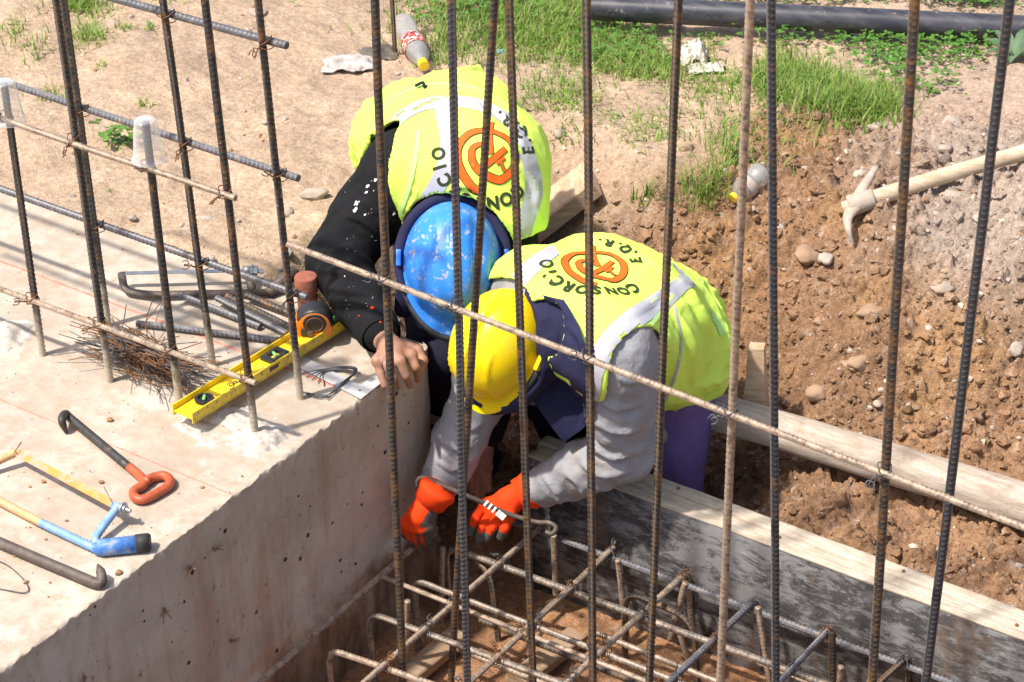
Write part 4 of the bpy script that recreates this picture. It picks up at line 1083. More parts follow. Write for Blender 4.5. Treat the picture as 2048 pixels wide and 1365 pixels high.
crumple(1386, 118, .040, .060, .065, 3, 'bag_white', 'plastic_bag', 'crumpled whitish plastic bag in front of the pipe', 'plastic bag')
crumple(1412, 140, .055, .030, .020, 5, 'bag_white', 'plastic_scrap', 'flat pale scrap of plastic below the crumpled bag', 'scrap')
crumple(1424, 118, .022, .012, .016, 9, 'bag_brown', 'paper_scrap', 'small brown scrap beside the crumpled bag', 'scrap')
crumple(700, 132, .075, .045, .030, 12, 'cement_paper', 'torn_sack', 'torn pale cement sack lying left of the first worker', 'sack')
crumple(755, 112, .055, .035, .030, 16, 'dark_rag', 'dark_rag', 'dark muddy rag at the foot of the thin bar by the bottle', 'rag')
crumple(1005, 106, .035, .014, .012, 18, 'scrap_blue', 'plastic_strip', 'faded blue plastic strip in the grass', 'scrap')
a = gp(790, 112); rebar([a-zup*.05, a+zup*.2, a+zup*.45+IMR*-.005], .0062, 'rebar_rusty', 'lone thin rusty bar standing behind the first worker beside the bottle', None)

# ---- stones one can tell apart
stones = [(1742, 627, 33, 14, -.35, 'stone_brown'), (1652, 521, 15, 12, .2, 'stone_pale'), (1614, 515, 22, 19, 0, 'stone_brown'), (630, 392, 25, 12, 0, 'stone_pale'), (409, 440, 18, 8, 0, 'stone_pale'),
    (576, 427, 10, 14, .3, 'stone_pale'), (1120, 270, 13, 10, 0, 'stone'), (1635, 790, 22, 17, .4, 'stone_brown'), (1720, 697, 10, 8, 0, 'stone_pale'), (1700, 735, 20, 10, 1.0, 'stone_brown'),
    (1640, 645, 11, 10, 0, 'stone_brown'), (1720, 730, 18, 20, 1, 'stone_brown'), (1690, 300, 20, 12, .2, 'stone'), (1760, 258, 24, 10, 0, 'stone'), (1670, 290, 18, 15, .5, 'stone_brown'),
    (1712, 300, 12, 16, .1, 'stone_pale'), (1930, 760, 11, 9, 0, 'stone'), (1968, 778, 7, 9, 0, 'stone_pale'), (2030, 700, 14, 14, .3, 'stone_pale'), (1938, 905, 13, 9, 0, 'stone'), (1590, 985, 9, 11, .5, 'stone_brown'),
    (1700, 703, 6, 5, 0, 'stone_pale'), (1887, 578, 22, 14, .3, 'stone'), (1890, 300, 15, 10, 0, 'stone'), (2000, 300, 14, 10, .4, 'stone'), (1905, 250, 20, 14, .4, 'stone'), (1960, 440, 15, 10, 0, 'stone_pale'), (1795, 460, 10, 8, 0, 'stone_pale'),
    (1562, 455, 10, 7, 0, 'stone'), (1610, 345, 12, 9, 0, 'stone'), (1720, 350, 16, 9, -.6, 'stone_pale'), (1845, 500, 12, 9, 0, 'stone_pale'), (265, 437, 9, 6, 0, 'stone'), (420, 523, 10, 9, 0, 'stone_pale'), (575, 510, 12, 9, 0, 'stone_pale'), (1575, 810, 9, 7, 0, 'stone'), (1755, 810, 10, 7, 0, 'stone_pale'),
    (520, 30, 18, 11, .2, 'stone'), (1275, 306, 9, 6, 0, 'stone_pale'), (860, 60, 10, 7, 0, 'stone'), (1130, 860, 8, 6, 0, 'stone_brown'), (1520, 712, 8, 6, 0, 'stone_pale'), (1905, 400, 26, 16, .1, 'stone'), (1480, 300, 11, 8, 0, 'stone'), (1550, 660, 13, 9, .3, 'stone_brown'), (1860, 660, 12, 9, .2, 'stone_pale')]
dirs = ['rounded', 'flat', 'small', 'large', 'long']
near = [('the pickaxe', 1720, 405), ('the wooden stake', 1500, 730), ('the log', 1750, 900), ('the pipe', 1600, 60), ('the right edge', 2040, 620), ('the first worker', 900, 200), ('the concrete block', 350, 450), ('the dusty bottle', 1500, 370), ('the plank offcut', 1150, 380)]
cnt = {}
for k, (u, v, sx, sy, rot, mt) in enumerate(stones):
    c = gp(u, v); sc = .00118*np.linalg.norm(c-CAMP)/5.9; B3 = np.array([unit(np.r_[IMR[:2], 0])[0], unit(np.r_[IMR[:2], 0])[1]])
    V, F = rock_geo((0, 0, 0), sx*sc, sy*sc*1.25, min(sx, sy)*sc*.8, -rot, k, 3, .30)
    yaw = math.atan2(B3[1], B3[0]); ca_, sa = math.cos(yaw), math.sin(yaw)
    V = V @ np.array([[ca_, sa, 0], [-sa, ca_, 0], [0, 0, 1]])+c+zup*min(sx, sy)*sc*.28
    adj = 'long' if sx > 1.8*sy else 'large' if max(sx, sy) > 18 else 'small' if max(sx, sy) < 11 else 'rounded'
    hue = {'stone': 'grey', 'stone_pale': 'pale', 'stone_brown': 'brown'}[mt]
    for nm in sorted(near, key=lambda q: (q[1]-u)**2+(q[2]-v)**2):
        dx, dy = u-nm[1], v-nm[2]; side = ('right of' if dx > 60 else 'left of' if dx < -60 else 'above' if dy < 0 else 'below')
        far = 'just ' if math.hypot(dx, dy) < 110 else 'well ' if math.hypot(dx, dy) > 230 else ''
        lb = '%s %s stone %s%s %s' % (adj, hue, far, side, nm[0])
        if lb not in cnt: break
    cnt[lb] = 1
    mk('stone', V, F, mt, label=lb, cat='stone', group='loose stones on the ground')
# ---- gravel and clods nobody could count
def scatter_rocks(n, seed, keep, smin_, smax_, mats, name, label, sink=.35, rough=.45, sub=1, pw=2.4):
    r = np.random.default_rng(seed); m = MB(); bm = bmesh.new(); bmesh.ops.create_icosphere(bm, subdivisions=sub, radius=1)
    S = np.array([v.co[:] for v in bm.verts]); Ft = np.array([[v.index for v in f.verts] for f in bm.faces]); bm.free()
    var = []
    for k in range(24):           # broken lumps: a ball with flat sides knocked off, then crumbled
        W = S.copy(); r0 = np.random.default_rng(k+seed*100)
        for _ in range(7):
            nn = unit(r0.normal(0, 1, 3)); dd = r0.uniform(.45, .85); q = W @ nn; W = np.where((q > dd)[:, None], W*(dd/np.maximum(q, 1e-6))[:, None], W)
        var.append(W*(1+rough*.5*fbm(S*1.7+k*5, 2, k)[:, None]+rough*.45*vnoise(S*3.1+k*3, k+9)[:, None]))
    U = r.uniform(-40, 2088, n*5); Vv = r.uniform(-30, 1400, n*5); PP = gpn(U, Vv); KP = keep(PP[:, 0], PP[:, 1]); sel = np.nonzero(r.random(len(U)) < KP)[0][:n]
    out = []; fo = []; mi = []; c = 0
    for P in PP[sel]:
        s = smin_*(smax_/smin_)**(r.random()**pw); a = r.uniform(0, 6.28); ca_, sa = math.cos(a), math.sin(a)
        W = var[r.integers(24)]*np.array([s, s*r.uniform(.6, 1), s*r.uniform(.5, .9)])
        W = W @ np.array([[ca_, sa, 0], [-sa, ca_, 0], [0, 0, 1]]); W = W+np.array([P[0], P[1], 0]); out.append((W, s)); fo.append(Ft+c); c += len(S)
        mi += [int(r.integers(len(mats)))]*len(Ft)
    C = np.array([W.mean(0)[:2] for W, s in out]); H = height(C[:, 0], C[:, 1]); ss = np.array([s for W, s in out])
    A = np.concatenate([W+np.array([0, 0, H[i]+ss[i]*(.5-sink)]) for i, (W, s) in enumerate(out)])
    if mats == ['soil']:
        ct = soil_colour(C[:, 0], C[:, 1])*r.uniform(.78, 1.16, len(C))[:, None]; ct = np.repeat(np.c_[ct, np.ones(len(ct))], len(S), 0)
        return mk(name, A, np.concatenate(fo), mats, kind='stuff', label=label, cat='rubble', attrs={'soil': ('FLOAT_COLOR', ct)}, sharp=38)
    return mk(name, A, np.concatenate(fo), mats, kind='stuff', label=label, cat='rubble', mi=mi, sharp=38)
def k_clod(x, y):
    up, right, grey, td = [_lk(A, x, y) for A in _GM]
    k = np.clip(right*(1-td)*(1-.3*grey)+(1-up), 0, 1); pit = (x > -.03) & (y < .15)
    k = np.where(pit, np.where(x > .02, .10, 0), k); return np.where((x < 0) & (y < .02), 0, k)
def k_grav(x, y):
    up, right, grey, td = [_lk(A, x, y) for A in _GM]
    k = np.clip(.10+.9*grey*(1-td)+.12*right*(1-td), 0, 1); return np.where(((x > -.03) & (y < .15)) | ((x < 0) & (y < .02)), 0, k)
simple('clod', (.27, .155, .086), .97, 0, .25, 25, .9, 130); simple('clod_ochre', (.33, .20, .11), .97, 0, .25, 25, .9, 130); simple('clod_dark', (.21, .12, .068), .97, 0, .25, 25, .9, 130)
scatter_rocks(8500, 5, k_clod, .0022, .021, ['soil'], 'soil_clods', 'loose crumbled brown clods of dug soil', pw=3.0, rough=.75, sink=.50, sub=2)
simple('grit_grey', (.40, .33, .28), .95, 0, .2, 25, .6, 130); simple('grit_tan', (.50, .40, .31), .95, 0, .2, 25, .6, 130)
scatter_rocks(4500, 9, k_grav, .0014, .011, ['grit_grey', 'grit_tan', 'grit_grey', 'clod_ochre', 'clod'], 'gravel', 'fine grey gravel and grit strewn on the earth')

# ------------------------------------------------------------------ grass and weeds
t = NT('grass'); gc = t.attr('tint', 'Color'); t.set(gc, .6); t.b.inputs['Subsurface Weight'].default_value = 0.0
tl_ = t.n('BsdfTranslucent'); t.L(gc, tl_.inputs[0]); ad = t.n('MixShader'); ad.inputs[0].default_value = .35
t.L(t.b.outputs[0], ad.inputs[1]); t.L(tl_.outputs[0], ad.inputs[2]); t.L(ad.outputs[0], t.t.nodes['Material Output'].inputs[0]); MAT['grass'] = t.m
def grass(blobs, seed, name, label, cat='grass'):
    r = np.random.default_rng(seed); Vs = []; Fs = []; Cs = []; c = 0
    for (u, v, ru, rv, nb, L, lean) in blobs:
        U = u+r.normal(0, .5, nb)*ru; W = v+r.normal(0, .5, nb)*rv
        for uu, vv in zip(U, W):
            Vs.append((uu, vv, L*r.uniform(.5, 1.25), lean))
    A = np.array(Vs); n = len(A)
    # ground points, all at once
    P = gpn(A[:, 0], A[:, 1]); P[:, 2] = height(P[:, 0], P[:, 1])-.003
    ang = r.uniform(0, 6.28, n); ln = A[:, 3]*r.uniform(.3, 1.5, n); L = A[:, 2]
    d = np.c_[np.cos(ang), np.sin(ang), np.zeros(n)]; s = np.c_[-np.sin(ang), np.cos(ang), np.zeros(n)]
    wd = r.uniform(.0012, .0028, n)[:, None]
    seg = [0, .4, .75, 1.0]; V = []
    for f in seg:
        ctr = P+d*(L*np.sin(ln*f)*f)[:, None]*.9+np.c_[np.zeros((n, 2)), L*f*np.cos(ln*f*.9)]
        V.append(ctr-s*wd*(1-f*.92)); V.append(ctr+s*wd*(1-f*.92))
    V = np.stack(V, 1).reshape(-1, 3); b0 = np.arange(n)[:, None]*8
    F = np.concatenate([np.stack([b0[:, 0]+2*k, b0[:, 0]+2*k+1, b0[:, 0]+2*k+3, b0[:, 0]+2*k+2], 1) for k in range(3)])
    g1, g2, g3 = np.array([.13, .25, .03]), np.array([.31, .43, .08]), np.array([.40, .35, .16]); m_ = r.random(n)[:, None]; dry = (r.random(n) < .12)[:, None]
    col = g1*(1-m_)+g2*m_; col = np.where(dry, g3, col); col = np.repeat(col, 8, 0)
    return mk(name, V, F, 'grass', kind='stuff', label=label, cat=cat, attrs={'tint': ('FLOAT_COLOR', np.c_[col, np.ones(len(col))])})
B1 = [(980, 30, 190, 75, 2300, .045, 1.0), (1090, 60, 150, 70, 2000, .05, 1.1), (1140, 25, 90, 50, 1000, .05, 1.0), (900, 90, 60, 40, 130, .04, .9), (1230, 105, 110, 50, 1200, .05, 1.1), (1310, 140, 100, 30, 600, .045, 1.2), (1000, 95, 130, 50, 380, .04, .9), (1420, 90, 30, 20, 80, .03, 1.0)]
grass(B1, 3, 'grass_verge', 'bright green grass growing at the end of the pipe')
B2 = [(1590, 175, 90, 45, 1500, .055, .9), (1680, 210, 110, 45, 1900, .06, .9), (1740, 225, 60, 30, 600, .055, .9), (1560, 150, 60, 45, 500, .05, 1.0), (1440, 165, 100, 35, 420, .035, 1.3)]
grass(B2, 4, 'grass_patch', 'tall fresh grass patch on the edge of the spoil heap')
B3 = [(1120, 195, 90, 45, 420, .04, 1.3), (1330, 235, 140, 60, 200, .035, 1.3), (1480, 260, 80, 70, 150, .04, 1.2), (1460, 330, 50, 60, 180, .06, 1.0), (1400, 400, 50, 30, 80, .085, .7), (1290, 405, 25, 15, 26, .07, .8), (1420, 370, 40, 30, 60, .06, 1.0), (60, 100, 60, 30, 60, .06, 1.0), (30, 60, 40, 20, 40, .05, 1.0), (160, 10, 60, 25, 260, .06, 1.0), (180, 75, 40, 25, 150, .05, 1.1), (100, 195, 40, 15, 40, .04, 1.2), (250, 60, 20, 8, 25, .03, 1.2), (290, 210, 15, 8, 18, .03, 1.2), (200, 130, 14, 8, 16, .03, 1.2), (300, 55, 16, 10, 22, .03, 1.2), (330, 5, 30, 10, 40, .03, 1.2), (1130, 275, 50, 25, 40, .04, 1.3), (870, 110, 90, 30, 170, .045, .9), (1560, 300, 80, 60, 120, .04, 1.2), (1850, 90, 120, 30, 60, .03, 1.2), (225, 290, 25, 12, 10, .03, 1.3), (220, 385, 6, 4, 8, .02, 1.0), (1290, 270, 90, 30, 90, .05, 1.4)]
grass(B3, 6, 'grass_tufts', 'scattered thin tufts of grass on the dry earth')
def weeds(blobs, seed, name, label):
    r = np.random.default_rng(seed); V = []; F = []; C = []; c = 0
    for (u, v, ru, rv, n, s) in blobs:
        for P in gpn(u+r.normal(0, .5, n)*ru, v+r.normal(0, .5, n)*rv):
            hgt = r.uniform(.005, .045)
            ctr = P+np.array([0, 0, hgt]); a0 = r.uniform(0, 6.28); col = np.array([.07, .19, .03])*(.7+.9*r.random())+np.array([.05, .04, 0])*r.random()
            for q in range(3):
                a = a0+q*2.09+r.normal(0, .2); d = np.array([math.cos(a), math.sin(a), r.uniform(-.1, .45)]); e = np.array([-math.sin(a), math.cos(a), r.uniform(-.2, .2)]); ss = s*r.uniform(.6, 1.3)
                V += [ctr, ctr+d*ss*.5+e*ss*.42, ctr+d*ss, ctr+d*ss*.5-e*ss*.42]; F.append((c, c+1, c+2, c+3)); c += 4; C += [np.r_[col, 1]]*4
    mk(name, V, np.array(F), 'grass', kind='stuff', label=label, cat='weeds', attrs={'tint': ('FLOAT_COLOR', np.array(C))})
weeds([(1760, 90, 130, 22, 170, .010), (1850, 105, 150, 36, 250, .010), (1960, 90, 90, 36, 130, .010), (1780, 135, 90, 40, 130, .011), (1960, 8, 140, 12, 200, .011), (1420, 6, 500, 10, 330, .010), (1550, 90, 120, 12, 60, .010), (1260, 90, 120, 60, 190, .011), (970, 30, 160, 50, 240, .011), (1640, 180, 60, 20, 40, .010), (1850, 180, 80, 25, 60, .012), (230, 285, 40, 15, 16, .020)], 8, 'weeds', 'low clover like weeds growing round the pipe')
# broad leaved weed at the right edge
m = MB(); c = gp(2020, 128); rd = random.Random(8)
for k in range(16):
    a = rd.uniform(0, 6.28); d = np.array([math.cos(a), math.sin(a), 0]); L = rd.uniform(.06, .11); e = np.array([-d[1], d[0], 0]); V = []
    for f, wdt in ((0, .1), (.3, .8), (.6, 1), (.85, .6), (1, .05)):
        p = c+d*L*f*.8+zup*(L*(f*1.3-.8*f*f)); V += [p-e*.010*wdt+zup*.003*wdt, p, p+e*.010*wdt+zup*.003*wdt]
    m.add(V, [(i*3+j, i*3+j+1, i*3+3+j+1, i*3+3+j) for i in range(4) for j in range(2)])
V, F = m.out(); mk('leafy_weed', V, F, 'grass', label='broad leaved grey green weed at the right edge by the pipe', cat='plant', attrs={'tint': ('FLOAT_COLOR', np.tile([.13, .22, .11, 1], (len(V), 1)))})
# ------------------------------------------------------------------ the two workers
def fabric(name, col, rough=.85, var=.12, weave=900, bump=.25, dirt=None, damt=.3, dscale=14, sheen=.0, wr=None):
    t = NT(name); a = tuple(x*(1-var) for x in col); b = tuple(min(1, x*(1+var)) for x in col)
    c = t.mix(t.rng(t.noise(18, 5), .3, .7), a, b)
    if dirt: c = t.mix(t.rng(t.noise(dscale, 7, .68), 1-damt-.1, 1-damt+.15, 0, .75), c, dirt)
    t.set(c, rough); t.b.inputs['Specular IOR Level'].default_value = .2
    if sheen: t.b.inputs['Sheen Weight'].default_value = sheen
    n = t.bump(t.noise(weave, 2), bump, .0008)
    if wr: n = t.bump(t.noise(wr, 2, .45, dist=.8), .38, .008, n)
    MAT[name] = t.m
fabric('vest_lime', (.67, .90, .13), .7, .05, 1400, .12, (.55, .62, .16), .27, 9)
fabric('vest_trim', (.52, .80, .24), .7, .05, 1400, .12)
fabric('reflective', (.43, .43, .46), .45, .05, 1200, .1)
fabric('sweater_black', (.010, .010, .011), .95, .25, 500, .5, wr=50)
fabric('shirt_grey', (.29, .29, .305), .9, .12, 1100, .2, (.40, .30, .21), .34, 10, wr=48)
fabric('trousers_navy', (.018, .018, .035), .9, .2, 900, .2, (.12, .10, .09), .28, 16)
fabric('trousers_purple', (.19, .125, .31), .85, .15, 900, .2, (.22, .17, .22), .33, 12, wr=30)
fabric('cloth_navy', (.020, .020, .055), .85, .2, 900, .2)
fabric('glove_orange', (.82, .055, .006), .8, .06, 800, .35)
fabric('glove_grey', (.085, .08, .07), .7, .25, 300, .4, (.24, .20, .15), .4, 60)
fabric('print_orange', (.80, .125, .012), .7, .08, dirt=(.72, .62, .16), damt=.26, dscale=60); fabric('print_dark', (.035, .045, .02), .8, .2, dirt=(.40, .50, .10), damt=.27, dscale=60); fabric('print_white', (.8, .78, .76), .7, .05)
t = NT('skin'); c = t.mix(t.rng(t.noise(60, 4), .3, .7), (.28, .135, .08), (.40, .215, .14)); c = t.mix(t.rng(t.noise(25, 6, .7), .58, .7, 0, .5), c, (.50, .34, .26))
t.set(c, .55); t.b.inputs['Subsurface Weight'].default_value = .08; t.b.inputs['Subsurface Radius'].default_value = (.008, .003, .002); t.bump(t.noise(420, 4), .25, .0012); MAT['skin'] = t.m
t = NT('helmet_blue'); c = t.mix(t.rng(t.noise(12, 4), .3, .7), (.025, .19, .70), (.035, .25, .78))
sp = t.math('MULTIPLY', t.rng(t.noise(62, 7, .76), .57, .615), t.rng(t.noise(9, 3), .34, .52)); c = t.mix(t.math('MULTIPLY', sp, .85), c, (.50, .44, .38))
c = t.mix(t.rng(t.noise(30, 7, .75, t.pos((1, 1, .3))), .62, .72, 0, .22), c, (.34, .40, .50)); t.set(c, t.rng(t.noise(40, 5), .3, .7, .26, .45)); t.bump(t.noise(300, 3), .06, .001); MAT['helmet_blue'] = t.m
t = NT('helmet_yellow'); c = t.mix(t.rng(t.noise(10, 4), .3, .7), (.86, .60, .004), (.90, .66, .006)); c = t.mix(t.rng(t.noise(70, 7, .75), .62, .68, 0, .4), c, (.42, .30, .08)); c = t.mix(t.rng(t.noise(14, 6, .7), .56, .66, 0, .35), c, (.62, .45, .10))
t.set(c, .30); t.bump(t.noise(300, 3), .03, .001); MAT['helmet_yellow'] = t.m
simple('goggle_strap', (.03, .022, .02), .8, 0, .2, 60, .3); simple('goggle_white', (.7, .68, .66), .4)

def D(u, v, depth): return CAMP+depth*ray(u, v)
def solid(fn, pts, pad, h, disp=None):
    P = np.array(pts); V, F = surfnet(fn, P.min(0)-pad, P.max(0)+pad, h)
    N = vnormals(V, F)
    if disp is not None: V = V+N*disp(V, N)[:, None]
    return V, F
def cutloose(V, F, keep):
    m = keep(V)[F].any(1); F = F[m]; u = np.unique(F); r = np.full(len(V), -1); r[u] = np.arange(len(u)); return V[u], r[F]
class Body: pass
def torso_field(B, grow=0.0, belly=0.0):
    hw = B.hipw; hr = getattr(B, 'hr', .118)
    if not hasattr(B, 'M'):
        u = unit(B.SR-B.SL); v = unit(B.N-B.H); n = unit(np.cross(u, v)); B.M = B.N*.5+B.H*.5+n*B.arch
    u = unit(B.SR-B.SL); v = unit(B.N-B.M); n = unit(np.cross(u, v)); u = np.cross(v, n); B.u, B.v, B.n = u, v, n
    B.vl = unit(B.M-B.H)
    rails = []
    for s, S in ((1, B.SR), (-1, B.SL)):
        a = S*.84+(B.N)*.16-n*.012; b = B.M+u*s*(hw+.012); c = B.H+u*s*hw
        rails.append(([a, b, c], [.074+grow, .098+grow, hr+grow]))
    ctr = ([B.N-v*.03-n*.01, B.M+n*.006, B.H+n*.006], [.075+grow, .106+grow, hr+grow])
    def f(p):
        d = chain(p, *ctr, k=.05)
        for r in rails: d = smin(d, chain(p, *r, k=.05), .06)
        d = smin(d, cap(p, B.SR, B.SL, .070+grow, .070+grow), .05)
        if belly: d = smin(d, cap(p, B.M*.9+B.H*.1-n*belly, B.H-n*belly, .11+grow, .12+grow), .06)
        return d
    return f
def wrinkle(seed, amp, sc=(26, 26, 26), ridge=.6):
    def f(V, N):
        P = V*np.array(sc); a = fbm(P, 3, seed); b = 1-np.abs(fbm(P*.8+9+a[:, None]*.5, 2, seed+4))*2.4
        return amp*((1-ridge)*a+ridge*np.clip(b, -.6, 1))
    return f
def folds(V, N, lines):
    """creases of cloth: ridges along given lines, with a hollow beside them"""
    r = (V-CAMP) @ CM.T; q = np.c_[1024+FPX*r[:, 0]/r[:, 2], 682.5+FPX*r[:, 1]/r[:, 2]]; o = np.zeros(len(V)); face_ = np.clip(-(N @ FWD)*2+.3, 0, 1)
    for pts, wd, amp in lines:
        P = spline(np.array([(a, b, 0) for a, b in pts], float), 6)[:, :2]; best = np.full(len(V), 1e9); sgn = np.zeros(len(V)); tt = np.zeros(len(V))
        for i in range(len(P)-1):
            d = P[i+1]-P[i]; t_ = np.clip(((q-P[i]) @ d)/(d @ d), 0, 1); e = q-P[i]-t_[:, None]*d; dd = np.hypot(e[:, 0], e[:, 1]); m = dd < best
            best = np.where(m, dd, best); sgn = np.where(m, np.sign(d[0]*e[:, 1]-d[1]*e[:, 0]), sgn); tt = np.where(m, (i+t_)/(len(P)-1), tt)
        wd = wd*.78; x = best*sgn/wd; o += 1.4*amp*np.sin(np.pi*np.clip(tt*.9+.05, 0, 1))*(np.exp(-x*x)-.75*np.exp(-((x-1.5)/.9)**2))
    return o*face_
def bvh(V, F): return BVHTree.FromPolygons([Vector(v) for v in V], [tuple(int(i) for i in f) for f in F])
def hitpx(tree, u, v):
    q = unit(ray(u, v)); h = tree.ray_cast(Vector(CAMP), Vector(q)); return h
def px_ribbon(tree, pts, wd, name, mat, parent, off=.0016, cross=6):
    """band of tape sewn on cloth, following the cloth's surface"""
    q = spline(np.array([(a, b, 0) for a, b in pts], float), 10)[:, :2]; n = len(q); T = np.gradient(q, axis=0); T /= np.linalg.norm(T, axis=1)[:, None]; Nn = np.c_[-T[:, 1], T[:, 0]]
    wd = np.interp(np.linspace(0, 1, n), np.linspace(0, 1, len(np.atleast_1d(wd))), np.atleast_1d(wd)) if np.ndim(wd) else np.full(n, wd)
    V = []; ok = []
    for i in range(n):
        for j in range(cross+1):
            a = q[i]+Nn[i]*wd[i]*(j/cross-.5); h = hitpx(tree, *a)
            if h[0] is None: V.append((0, 0, 0)); ok.append(False)
            else: V.append(np.array(h[0])+np.array(h[1])*off*(1 if np.dot(h[1], FWD) < 0 else -1)); ok.append(True)
    k = cross+1; F = []; V = np.array(V, float)
    for i in range(n-1):
        for j in range(cross):
            f = (i*k+j, (i+1)*k+j, (i+1)*k+j+1, i*k+j+1)
            if all(ok[x] for x in f) and max(np.linalg.norm(V[f[a]]-V[f[(a+1) % 4]]) for a in range(4)) < .05: F.append(f)
    if not F: return None
    # keep the longest unbroken run
    F = np.array(F); lab_ = np.arange(len(V))
    for _ in range(400):
        mn = lab_[F].min(1); new = lab_.copy(); np.minimum.at(new, F.ravel(), np.repeat(mn, 4))
        if (new == lab_).all(): break
        lab_ = new
    l4 = lab_[F[:, 0]]; vals, cn = np.unique(l4, return_counts=True); F = F[l4 == vals[np.argmax(cn)]]
    us = np.unique(F); r = np.full(len(V), -1); r[us] = np.arange(len(us))
    return mk(name, V[us], r[F], mat, parent)
class Decal:
    """flat print mapped on the back: a local frame on the cloth, points dropped on it along its normal"""
    def __init__(s, tree, o, upx, vpx):
        s.t = tree; O_ = np.array(hitpx(tree, *o)[0])
        a = np.array(hitpx(tree, o[0]+upx[0], o[1]+upx[1])[0]); b = np.array(hitpx(tree, o[0]-upx[0], o[1]-upx[1])[0])
        c = np.array(hitpx(tree, o[0]+vpx[0], o[1]+vpx[1])[0]); d = np.array(hitpx(tree, o[0]-vpx[0], o[1]-vpx[1])[0])
        s.eu = unit(a-b); n = unit(np.cross(s.eu, c-d)); n = n if np.dot(n, FWD) < 0 else -n
        s.n = n; s.ev = np.cross(n, s.eu); s.ev = s.ev if np.dot(s.ev, c-d) > 0 else -s.ev; s.O = O_
    def put(s, a, b, off):
        p = s.O+s.eu*a+s.ev*b; h = s.t.ray_cast(Vector(p+s.n*.16), Vector(-s.n))
        if h[0] is None: return p
        return np.array(h[0])+s.n*off
    def ribbon(s, m, pts, w, off=.0022, closed=False):
        q = spline(np.array([(a, b, 0) for a, b in pts], float), 8)[:, :2]; n = len(q); T = np.gradient(q, axis=0); T /= np.maximum(np.linalg.norm(T, axis=1), 1e-9)[:, None]; Nn = np.c_[-T[:, 1], T[:, 0]]
        ww = np.interp(np.linspace(0, 1, n), np.linspace(0, 1, len(w)), w); V = []
        for i in range(n):
            for j in range(4): x = q[i]+Nn[i]*ww[i]*(j/3-.5); V.append(s.put(x[0], x[1], off))
        m.add(V, [(i*4+j, (i+1)*4+j, (i+1)*4+j+1, i*4+j+1) for i in range(n-1) for j in range(3)])
    def text(s, m, txt, rad, a0, step, size, top=True, off=.0024):
        for k, ch in enumerate(txt):
            if ch == ' ': continue
            cu = bpy.data.curves.new('t', 'FONT'); cu.body = ch; cu.size = 1.0; cu.align_x = 'CENTER'; cu.align_y = 'CENTER'; cu.resolution_u = 3; cu.offset = .045
            ob = bpy.data.objects.new('t', cu); COL.objects.link(ob); dg = bpy.context.evaluated_depsgraph_get(); me = bpy.data.meshes.new_from_object(ob.evaluated_get(dg))
            bm = bmesh.new(); bm.from_mesh(me); bmesh.ops.triangulate(bm, faces=bm.faces[:]); bmesh.ops.subdivide_edges(bm, edges=[e for e in bm.edges if e.calc_length() > .3], cuts=1)
            bmesh.ops.triangulate(bm, faces=bm.faces[:]); bm.verts.index_update()
            ang = a0-k*step if top else a0+k*step
            cx, cy = rad*math.cos(ang), rad*math.sin(ang); r = ang-math.pi/2 if top else ang+math.pi/2
            ca_, sa = math.cos(r), math.sin(r); V = []
            for vv in bm.verts:
                x, y = vv.co.x*size*1.0, vv.co.y*size*1.1; V.append(s.put(cx+x*ca_-y*sa, cy+x*sa+y*ca_, off))
            m.add(V, [[v_.index for v_ in f.verts] for f in bm.faces]); bm.free()
            bpy.data.objects.remove(ob); bpy.data.curves.remove(cu); bpy.data.meshes.remove(me)
def emblem(dec, parent, Rr):
    # strokes of the printed monogram, unit circle, upright as read from behind the wearer
    cv = lambda P: [(-(x-980)/620*Rr, (y-560)/300*Rr) for x, y in P]
    m = MB(); w_ = lambda *a: [x*Rr for x in a]
    ring = cv([(1180, 872), (980, 868), (700, 790), (510, 690), (432, 570), (520, 430), (760, 345), (980, 322), (1250, 335), (1470, 425), (1545, 560), (1450, 685), (1300, 718), (1000, 712), (790, 655), (692, 560), (775, 490), (900, 480), (1040, 525)])
    mo = MB(); dec.ribbon(mo, ring, [x+.05*Rr for x in w_(.22, .24, .24, .21, .21, .18, .13, .12, .13, .18, .20, .22, .23, .22, .20, .17, .12, .10, .08)], .0018)
    dec.ribbon(m, ring, w_(.22, .24, .24, .21, .21, .18, .13, .12, .13, .18, .20, .22, .23, .22, .20, .17, .12, .10, .08), .0026)
    for P, w in ((cv([(800, 240), (860, 350), (1060, 520)]), w_(.17, .15, .10)), (cv([(990, 690), (1130, 560), (1265, 420)]), w_(.20, .19, .17)), (cv([(1310, 500), (1265, 545), (1215, 585)]), w_(.11, .11, .11)), (cv([(1275, 545), (1350, 585), (1430, 615)]), w_(.06, .07, .08))):
        dec.ribbon(mo, P, [x+.04*Rr for x in w], .0018); dec.ribbon(m, P, w, .0028)
    mo.mk('emblem_outline', 'print_dark', parent); m.mk('emblem', 'print_orange', parent)
    m = MB(); dec.text(m, 'CONSORCIO', Rr*1.42, math.radians(158), math.radians(17.2), Rr*.50); dec.text(m, 'E.Q.R.', Rr*1.36, math.radians(214), math.radians(12.5), Rr*.46, top=False)
    m.mk('lettering', 'print_dark', parent, smooth=False, kind='stuff')

